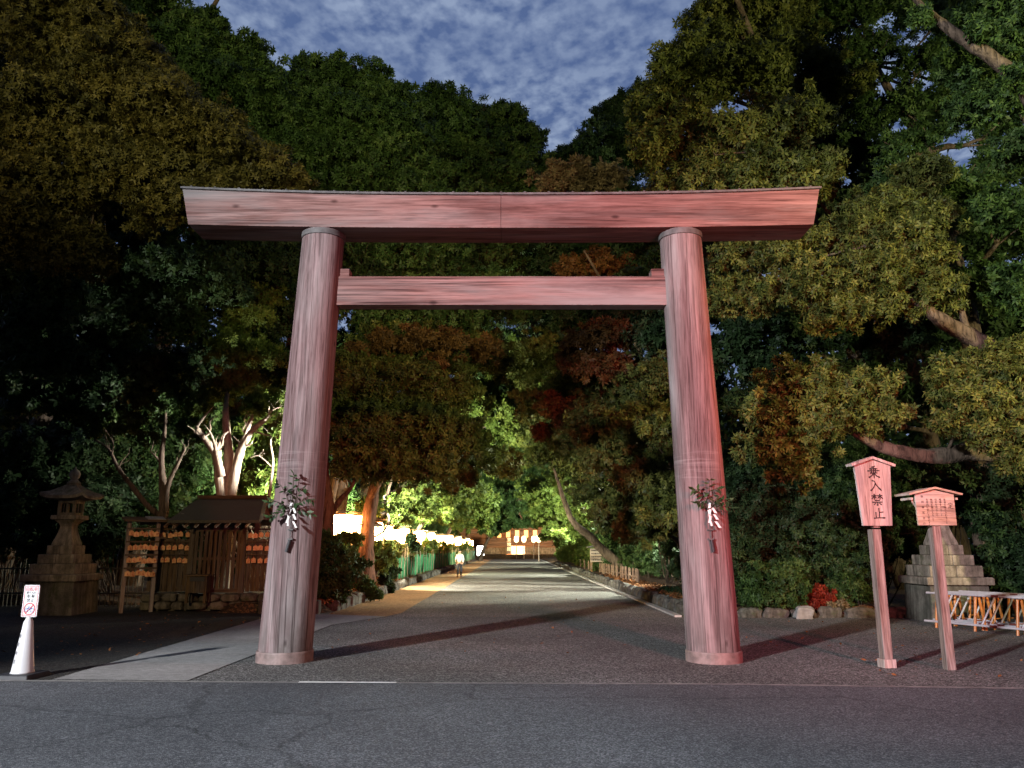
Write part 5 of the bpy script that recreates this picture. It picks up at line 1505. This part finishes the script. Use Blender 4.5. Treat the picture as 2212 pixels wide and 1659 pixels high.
# understorey at the left
for lab, b, cl, mt in (
    ('tall evergreen shrub behind the stone lantern, left of its finial', (-15.5, 24.5), [(30, 1000, 25, 80), (60, 1090, 24.5, 80), (20, 1160, 24.5, 60), (110, 1010, 26, 80)], 'deep'),
    ('tall green shrub right behind the roof of the stone lantern', (-12.5, 25), [(180, 1000, 26, 85), (230, 1090, 25, 75), (150, 1100, 25, 70), (250, 1160, 24.5, 60), (120, 1170, 24, 60)], 'deep'),
    ('broad green shrub between the stone lantern and the forked tree', (-10.5, 27), [(290, 1000, 27, 85), (300, 1090, 26, 75), (260, 930, 28, 80), (200, 920, 28, 70)], 'green'),
    ('floodlit green shrub behind the forked tree and hut roof', (-8.8, 29), [(400, 1000, 28, 85), (420, 1080, 27.5, 60), (370, 920, 29, 75), (440, 920, 29, 70), (370, 1060, 27, 60)], 'green'),
    ('bright floodlit shrub behind the pale many stemmed trunk', (-8.0, 31), [(540, 980, 30, 80), (560, 1060, 29, 60), (600, 920, 30, 60), (500, 920, 31, 70), (620, 1040, 29, 50), (490, 1060, 29, 50)], 'fresh')):
    shrub(lab, b, cl, mt, 11, z0=0.0)
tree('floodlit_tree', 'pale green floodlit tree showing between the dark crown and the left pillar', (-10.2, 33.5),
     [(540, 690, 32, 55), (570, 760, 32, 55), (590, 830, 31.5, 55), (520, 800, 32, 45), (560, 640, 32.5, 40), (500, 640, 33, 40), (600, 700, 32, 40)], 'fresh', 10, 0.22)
# hedge between the right pillar and the signs
for lab, b, cl, mt, lp in (
    ('dark small leaved hedge shrub touching the right pillar', (6.0, 19.6), [(1600, 1090, 20, 60), (1600, 1170, 19.6, 60), (1610, 1010, 20.5, 55), (1600, 1250, 19.3, 55)], 'deep', 8),
    ('dark small leaved hedge shrub under the yellow green boughs', (7.2, 20), [(1690, 1090, 20.5, 65), (1680, 1170, 20, 65), (1700, 1020, 21, 60), (1700, 1240, 19.6, 50)], 'deep', 8),
    ('dark small leaved hedge shrub left of the tall signboard', (8.3, 20.3), [(1780, 1070, 20.5, 65), (1770, 1160, 20, 65), (1800, 1000, 21, 60), (1790, 1240, 19.6, 50)], 'deep', 8),
    ('dark hedge shrub behind the tall signboard post', (9.4, 20.5), [(1870, 1060, 20.5, 65), (1860, 1150, 20, 65), (1880, 990, 21, 55), (1860, 1230, 19.8, 50), (1930, 1180, 20.5, 50)], 'deep', 8),
    ('dark hedge shrub behind the wide signboard', (11.4, 21), [(1960, 1060, 21, 65), (1960, 1140, 20.8, 60), (2030, 1080, 21, 60), (2040, 1010, 21.5, 55), (1960, 1000, 21.5, 50)], 'deep', 9),
    ('dark glossy shrub at the right edge above the barricades', (12.3, 19), [(2170, 1120, 19, 60), (2190, 1200, 18.6, 60), (2130, 1050, 19.5, 60), (2200, 1050, 19, 60), (2180, 1270, 18.4, 45)], 'deep', 11),
    ('feathery bright green fern like shrub at the foot of the hedge', (6.0, 18.9), [(1650, 1255, 18.7, 42), (1700, 1240, 18.8, 42), (1680, 1290, 18.6, 32), (1630, 1295, 18.6, 28), (1720, 1280, 18.6, 30)], 'green', 8),
    ('small green shrub left of the tall post, behind the low stones', (8.2, 19.0), [(1835, 1260, 18.9, 34), (1860, 1285, 18.8, 26), (1815, 1290, 18.8, 24)], 'green', 8),
    ('small crimson leaved shrub at the hedge foot', (7.4, 18.75), [(1768, 1290, 18.65, 24), (1772, 1310, 18.6, 18), (1752, 1300, 18.65, 16)], 'red', 7),
    ('pinkish brown low shrub right of the crimson one', (7.75, 18.7), [(1800, 1305, 18.6, 18), (1815, 1312, 18.6, 12)], 'buds', 7)):
    shrub(lab, b, cl, mt, lp)
# bushes at the left bed
for lab, b, cl, mt, lp in (
    ('dense broad leaved bush beside the grey pillar at the front of the left bed', (-4.95, 20.8), [(712, 1230, 20.6, 36), (735, 1200, 21, 34), (742, 1250, 20.6, 28), (715, 1280, 20.4, 26), (700, 1180, 21.2, 30), (770, 1220, 21.4, 20)], 'green', 11),
    ('small bush under the nearest square lantern', (-5.0, 24.2), [(790, 1265, 24, 15), (808, 1285, 23.6, 11)], 'green', 9),
    ('dark bush below the tall upright lantern', (-4.9, 29), [(836, 1255, 28.5, 15), (845, 1235, 29, 13), (838, 1272, 28, 10)], 'deep', 8),
    ('yellow green young maple at the tall lantern pole', (-5.2, 27.5), [(822, 1215, 27.5, 22), (835, 1200, 27.8, 20), (805, 1225, 27.5, 18)], 'fresh', 8),
    ('dark bush gap in the lantern row', (-5.3, 35), [(888, 1165, 36, 11), (893, 1180, 36, 9)], 'deep', 7)):
    shrub(lab, b, cl, mt, lp, z0=0.12)
for i in range(12):
    y = 38 + i * 5.2
    w = [(Vector((-5.5 + rr.uniform(-.3, .3), y + dy, 1.35 + rr.uniform(-.2, .35))), 0.62) for dy in (-1.6, -.4, .9, 2)]
    shrub('golden lit shrub behind the green netting below the row of lanterns', (-5.5, y), None, 'fresh' if i % 3 else 'olive', world=w, leaf=0.15, z0=0.1, group='shrubs behind the netting')
for i in range(13):
    y = 37 + i * 5.5
    w = [(Vector((-8.2 + rr.uniform(-.6, .6), y + dy, 1.2 + k)), 1.2) for dy, k in ((-1.8, 0), (0, .9), (1.8, .2), (.5, 2.2))]
    shrub('leafy undergrowth shrub in the wood behind the lantern row', (-8.2, y), None, 'green', world=w, leaf=0.2, z0=0.1, group='undergrowth behind the lanterns')
for i in range(16):
    y = 21.5 + i * 4.3
    k = 0.85 if y < 40 else 1.1
    w = [(Vector((5.9 + rr.uniform(-.3, .4) + (0.35 if y < 40 else 0), y + dy, 0.9 + z)), k) for dy, z in ((-1.4, 0), (0, .7), (1.4, .1), (.4, 1.6))]
    lab = 'dark glossy shrub lining the notice board side of the path' if y < 40 else 'floodlit green shrub lining the far right side of the path'
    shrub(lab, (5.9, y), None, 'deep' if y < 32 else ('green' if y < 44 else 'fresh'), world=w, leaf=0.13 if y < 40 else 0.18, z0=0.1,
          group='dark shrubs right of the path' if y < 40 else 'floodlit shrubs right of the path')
# strap leaved clumps at the right edge
def strap(x, y, label, n, s):
    root = thing('strap_leaf_plant', label, 'plant', (x, y, 0.2), group=None)
    m = MB()
    for i in range(n):
        a = rr.uniform(0, 6.28); l = s * rr.uniform(.7, 1.1)
        d = Vector((math.cos(a), math.sin(a), 0)); w = Vector((-d.y, d.x, 0)) * 0.022
        prev = None
        for t in (0, .3, .6, .85, 1):
            p = d * l * t * .8 + Vector((0, 0, l * (1.5 * t - 1.35 * t * t)))
            k = 1 - t * .85
            q = (p - w * k, p + Vector((0, 0, -.006)), p + w * k)
            if prev:
                m.add([prev[0], prev[1], q[1], q[0], prev[2], q[2]], [(0, 1, 2, 3), (1, 4, 5, 2)])
            prev = q
    m.build('leaves', L['strap'], root)
strap(4.55, 21.0, 'dark strap leaved clump spilling over the right edging stones, nearer the pillar', 46, 0.75)
strap(4.6, 23.4, 'dark strap leaved clump on the right edging stones, nearer the picket fence', 40, 0.65)
# fallen leaves over the beds
gq = np.random.default_rng(77)
def litter(name, boxes, n, s):
    B = []
    for x0, x1, y0, y1, z in boxes:
        k = n
        B.append(np.stack([gq.uniform(x0, x1, k), y0 + (y1 - y0) * gq.uniform(0, 1, k) ** 1.7, np.full(k, z) + gq.uniform(0, .05, k)], 1))
    B = np.concatenate(B); k = len(B)
    ax = unit(np.stack([gq.normal(size=k), gq.normal(size=k), gq.normal(size=k) * .25], 1))
    nm_ = unit(np.stack([gq.normal(size=k) * .3, gq.normal(size=k) * .3, np.ones(k)], 1))
    ln = s * gq.uniform(.6, 1.3, k)
    o = leaf_object(name, B, ax, nm_, ln, ln * .55, np.clip(gq.normal(.5, .25, k), 0, 1), L['litter'], None)
    return tag(o, 'brown fallen leaves scattered over the planted beds', 'leaf litter', kind='stuff')
litter('fallen_leaves', [(-5.9, -4.45, 19.8, 60, 0.26), (4.2, 5.2, 18.7, 40, 0.27)], 5200, 0.09)
o = litter('fallen_leaves', [(-4.4, 4, 12, 45, 0.012), (4.0, 9.5, 10, 18, 0.008), (-9, -5.5, 12, 19, 0.008)], 130, 0.07)
o['label'] = 'single fallen leaves dropped here and there on the gravel'
# far wood closing the view
def wood(name, label, boxes, seed, mat, s):
    g2 = np.random.default_rng(seed)
    B = []
    for x0, x1, y0, y1, z1, n in boxes:
        p = g2.uniform(size=(n, 3))
        x = x0 + (x1 - x0) * p[:, 0]
        top = z1 * (0.8 + 0.2 * np.sin(x * 0.55 + seed) * np.sin(x * 0.23 + 1))
        B.append(np.stack([x, y0 + (y1 - y0) * p[:, 1], top * p[:, 2]], 1))
    B = np.concatenate(B); k = len(B)
    ln = s * g2.uniform(.6, 1.3, k)
    o = leaf_object(name, B, unit(g2.normal(size=(k, 3))), unit(g2.normal(size=(k, 3)) + np.array([0, -.8, .5])), ln, ln * .55, np.clip(g2.normal(.45, .2, k), 0, 1), L[mat], None)
    tag(o, label, 'wood', kind='stuff')
wood('far_woods', 'dark wood closing the view behind the trees on both sides', [(-45, -15, 42, 52, 19, 46000), (14, 48, 40, 52, 19, 46000), (-17, -12, 40, 100, 12, 26000), (13, 18, 48, 100, 12, 24000)], 3, 'deep', 0.55)
wood('far_woods', 'green wood behind and above the hall at the end of the approach', [(-40, 42, 134, 146, 32, 42000)], 5, 'green', 1.3)

# ------------------------------------------------------------------ light
def lamp(name, kind, loc, energy, col, size=0.25, aim=None, cone=None, blend=0.2):
    d = bpy.data.lights.new(name, kind)
    d.energy = energy; d.color = col
    d.shadow_soft_size = size
    o = bpy.data.objects.new(name, d)
    o.location = loc
    if aim is not None:
        o.rotation_euler = (Vector(aim) - Vector(loc)).to_track_quat('-Z', 'Y').to_euler()
        d.spot_size = R(cone); d.spot_blend = blend
    COL.objects.link(o)
    return o
# unseen street lamps of the road behind the viewer, and an added fill spot
lamp('street_lamp_white', 'SPOT', (-16, -11, 9), 60000, (0.95, 0.97, 1.0), 0.5, (4.4, 9.0, 1.4), 48, 0.35)
lamp('fill_spot_hut', 'SPOT', (-5, -9, 7.5), 8000, (1.0, 0.68, 0.32), 0.2, (-8.1, 20, 1.3), 15, 0.9)  # added warm spot to brighten the hut front, no lamp known here
lamp('signal_lamp_red', 'SPOT', (6.5, -4.0, 5.0), 14000, (1.0, 0.17, 0.17), 0.4, (4.0, 11.4, 4.6), 54, 0.9)
lamp('signal_lamp_amber', 'SPOT', (9.2, 10.3, 6.2), 1700, (1.0, 0.36, 0.17), 0.3, (2.7, 11.4, 4.0), 40, 0.8)
lamp('street_lamp_sodium', 'SPOT', (-18, -6, 11), 7500, (1.0, 0.7, 0.24), 0.3, (-9.5, 20, 16.5), 42, 0.7)
lamp('street_lamp_warm', 'SPOT', (15, 0, 6.5), 21000, (1.0, 0.9, 0.46), 0.3, (10.5, 16, 9.5), 76, 0.8)
lamp('street_lamp_far', 'SPOT', (-9, -16, 10), 38000, (1.0, 0.92, 0.5), 0.3, (-4, 32, 20), 35, 0.6)
# unseen lamps of the shrine grounds, and two added fill spots
lamp('fill_spot_board', 'SPOT', (-4.8, 29, 4.2), 10500, (1.0, 0.95, 0.76), 0.1, (0.5, 35, 0.0), 95, 0.6)  # added spot to brighten the notice board, netting and gravel from the front
lamp('grounds_lamp_path', 'SPOT', (9.3, 30, 4.2), 18000, (0.97, 1.0, 0.82), 0.08, (-2, 30.5, 0), 85, 0.5)
lamp('grounds_lamp_back', 'SPOT', (8.5, 45, 4.2), 18000, (0.97, 1.0, 0.82), 0.08, (-3, 45, 1.0), 95, 0.5)
lamp('grounds_lamp_far', 'SPOT', (-6.4, 42, 3.8), 22000, (0.97, 1.0, 0.66), 0.12, (-4.0, 52, 6.5), 125, 0.5)
lamp('grounds_lamp_mid', 'SPOT', (5.6, 58, 4.4), 22000, (0.97, 1.0, 0.74), 0.12, (2.0, 68, 6.0), 135, 0.5)
lamp('grounds_lamp_end', 'SPOT', (5.0, 78, 5.0), 22000, (0.95, 1.0, 0.8), 0.15, (0.0, 92, 6.5), 120, 0.5)
lamp('fill_spot_canopy', 'SPOT', (-6.6, 35.5, 5.4), 16000, (0.98, 1.0, 0.74), 0.12, (-1.0, 45, 10.5), 75, 0.6)  # added spot to fill the black gap in the leaves above the path
lamp('grounds_lamp_left', 'SPOT', (-8.0, 33, 3.4), 13000, (0.97, 1.0, 0.66), 0.12, (-5.6, 37, 5.6), 130, 0.5)
lamp('grounds_lamp_hut', 'SPOT', (-5.2, 21.7, 4.0), 3600, (1.0, 0.97, 0.9), 0.12, (-8.4, 22.3, 5.2), 85, 0.6)
lamp('grounds_lamp_wood', 'SPOT', (-7.6, 26.6, 3.0), 3800, (0.97, 1.0, 0.78), 0.12, (-10, 29, 4.4), 100, 0.7)
lamp('hall_lamp', 'SPOT', (2.2, 112, 3.0), 8500, (1.0, 0.58, 0.25), 0.3, (2.2, 124, 3.4), 120, 0.5)
lamp('moon', 'SUN', (0, 0, 50), 0.02, (0.75, 0.85, 1.0))
bpy.data.objects['moon'].rotation_euler = (R(40), 0, R(30))
bpy.data.lights['moon'].angle = R(0.5)

# ------------------------------------------------------------------ night sky with broken cloud
w = bpy.data.worlds.new('World')
scene.world = w
w.use_nodes = True
nt = w.node_tree
bg = nt.nodes['Background']
sky = nt.nodes.new('ShaderNodeTexSky')
sky.sky_type = 'NISHITA'
sky.sun_disc = False
sky.sun_elevation = R(2.0)
sky.sun_rotation = R(150)
tc = nt.nodes.new('ShaderNodeTexCoord')
sx = nt.nodes.new('ShaderNodeSeparateXYZ')
nt.links.new(tc.outputs['Generated'], sx.inputs[0])
mz = nt.nodes.new('ShaderNodeMath'); mz.operation = 'MAXIMUM'; mz.inputs[1].default_value = 0.06
nt.links.new(sx.outputs['Z'], mz.inputs[0])
cx = nt.nodes.new('ShaderNodeCombineXYZ')
for a in ('X', 'Y'):
    dv = nt.nodes.new('ShaderNodeMath'); dv.operation = 'DIVIDE'
    nt.links.new(sx.outputs[a], dv.inputs[0]); nt.links.new(mz.outputs[0], dv.inputs[1])
    nt.links.new(dv.outputs[0], cx.inputs[a])
mp = nt.nodes.new('ShaderNodeMapping')
mp.inputs['Rotation'].default_value = (0, 0, R(20)); mp.inputs['Scale'].default_value = (1.0, 0.8, 1.0)
nt.links.new(cx.outputs[0], mp.inputs['Vector'])
n1 = noise(nt, mp.outputs[0], 19.0, 3, 0.45, 0.0)
n2 = noise(nt, cx.outputs[0], 1.6, 4, 0.55, 0.3)
n3 = noise(nt, mp.outputs[0], 45.0, 4, 0.5, 0.0)
ad = nt.nodes.new('ShaderNodeMath'); ad.operation = 'MULTIPLY_ADD'; ad.inputs[1].default_value = 0.5
nt.links.new(n3.outputs['Fac'], ad.inputs[0]); nt.links.new(n1.outputs['Fac'], ad.inputs[2])
r1 = ramp(nt, [(0.58, (0, 0, 0)), (0.92, (1, 1, 1))])
nt.links.new(ad.outputs[0], r1.inputs[0])
r2 = ramp(nt, [(0.32, (0.28, 0.28, 0.28)), (0.62, (1, 1, 1))])
nt.links.new(n2.outputs['Fac'], r2.inputs[0])
fac = mixc(nt, 1.0, r1.outputs[0], r2.outputs[0], 'MULTIPLY')
dark = mixc(nt, 1.0, sky.outputs[0], (0.010, 0.014, 0.022), 'MULTIPLY')
base = mixc(nt, 1.0, dark, (0.083, 0.13, 0.28), 'ADD')
col = mixc(nt, fac, base, (0.315, 0.395, 0.56))
# sky dimmed behind the viewer to cut the ambient light on facing surfaces
mr = nt.nodes.new('ShaderNodeMapRange')
mr.interpolation_type = 'SMOOTHSTEP'
mr.inputs['From Min'].default_value = -0.3; mr.inputs['From Max'].default_value = 0.55
mr.inputs['To Min'].default_value = 0.12; mr.inputs['To Max'].default_value = 1.0
nt.links.new(sx.outputs['Y'], mr.inputs['Value'])
col = mixc(nt, 1.0, col, mr.outputs[0], 'MULTIPLY')
nt.links.new(col, bg.inputs['Color'])
bg.inputs['Strength'].default_value = 1.0

# ------------------------------------------------------------------ picture settings
scene.view_settings.view_transform = 'Standard'
scene.view_settings.look = 'None'
scene.view_settings.exposure = 0.0
scene.view_settings.gamma = 1.0
scene.view_settings.use_curve_mapping = False
scene.cycles.use_denoising = True
scene.cycles.denoiser = 'OPENIMAGEDENOISE'
scene.cycles.use_adaptive_sampling = True
scene.cycles.adaptive_threshold = 0.02
scene.cycles.max_bounces = 5
scene.cycles.diffuse_bounces = 2
scene.cycles.glossy_bounces = 2
scene.cycles.transmission_bounces = 3
scene.cycles.caustics_reflective = False
scene.cycles.caustics_refractive = False
scene.cycles.sample_clamp_indirect = 4.0
print('LEAVES', NLEAF[0])
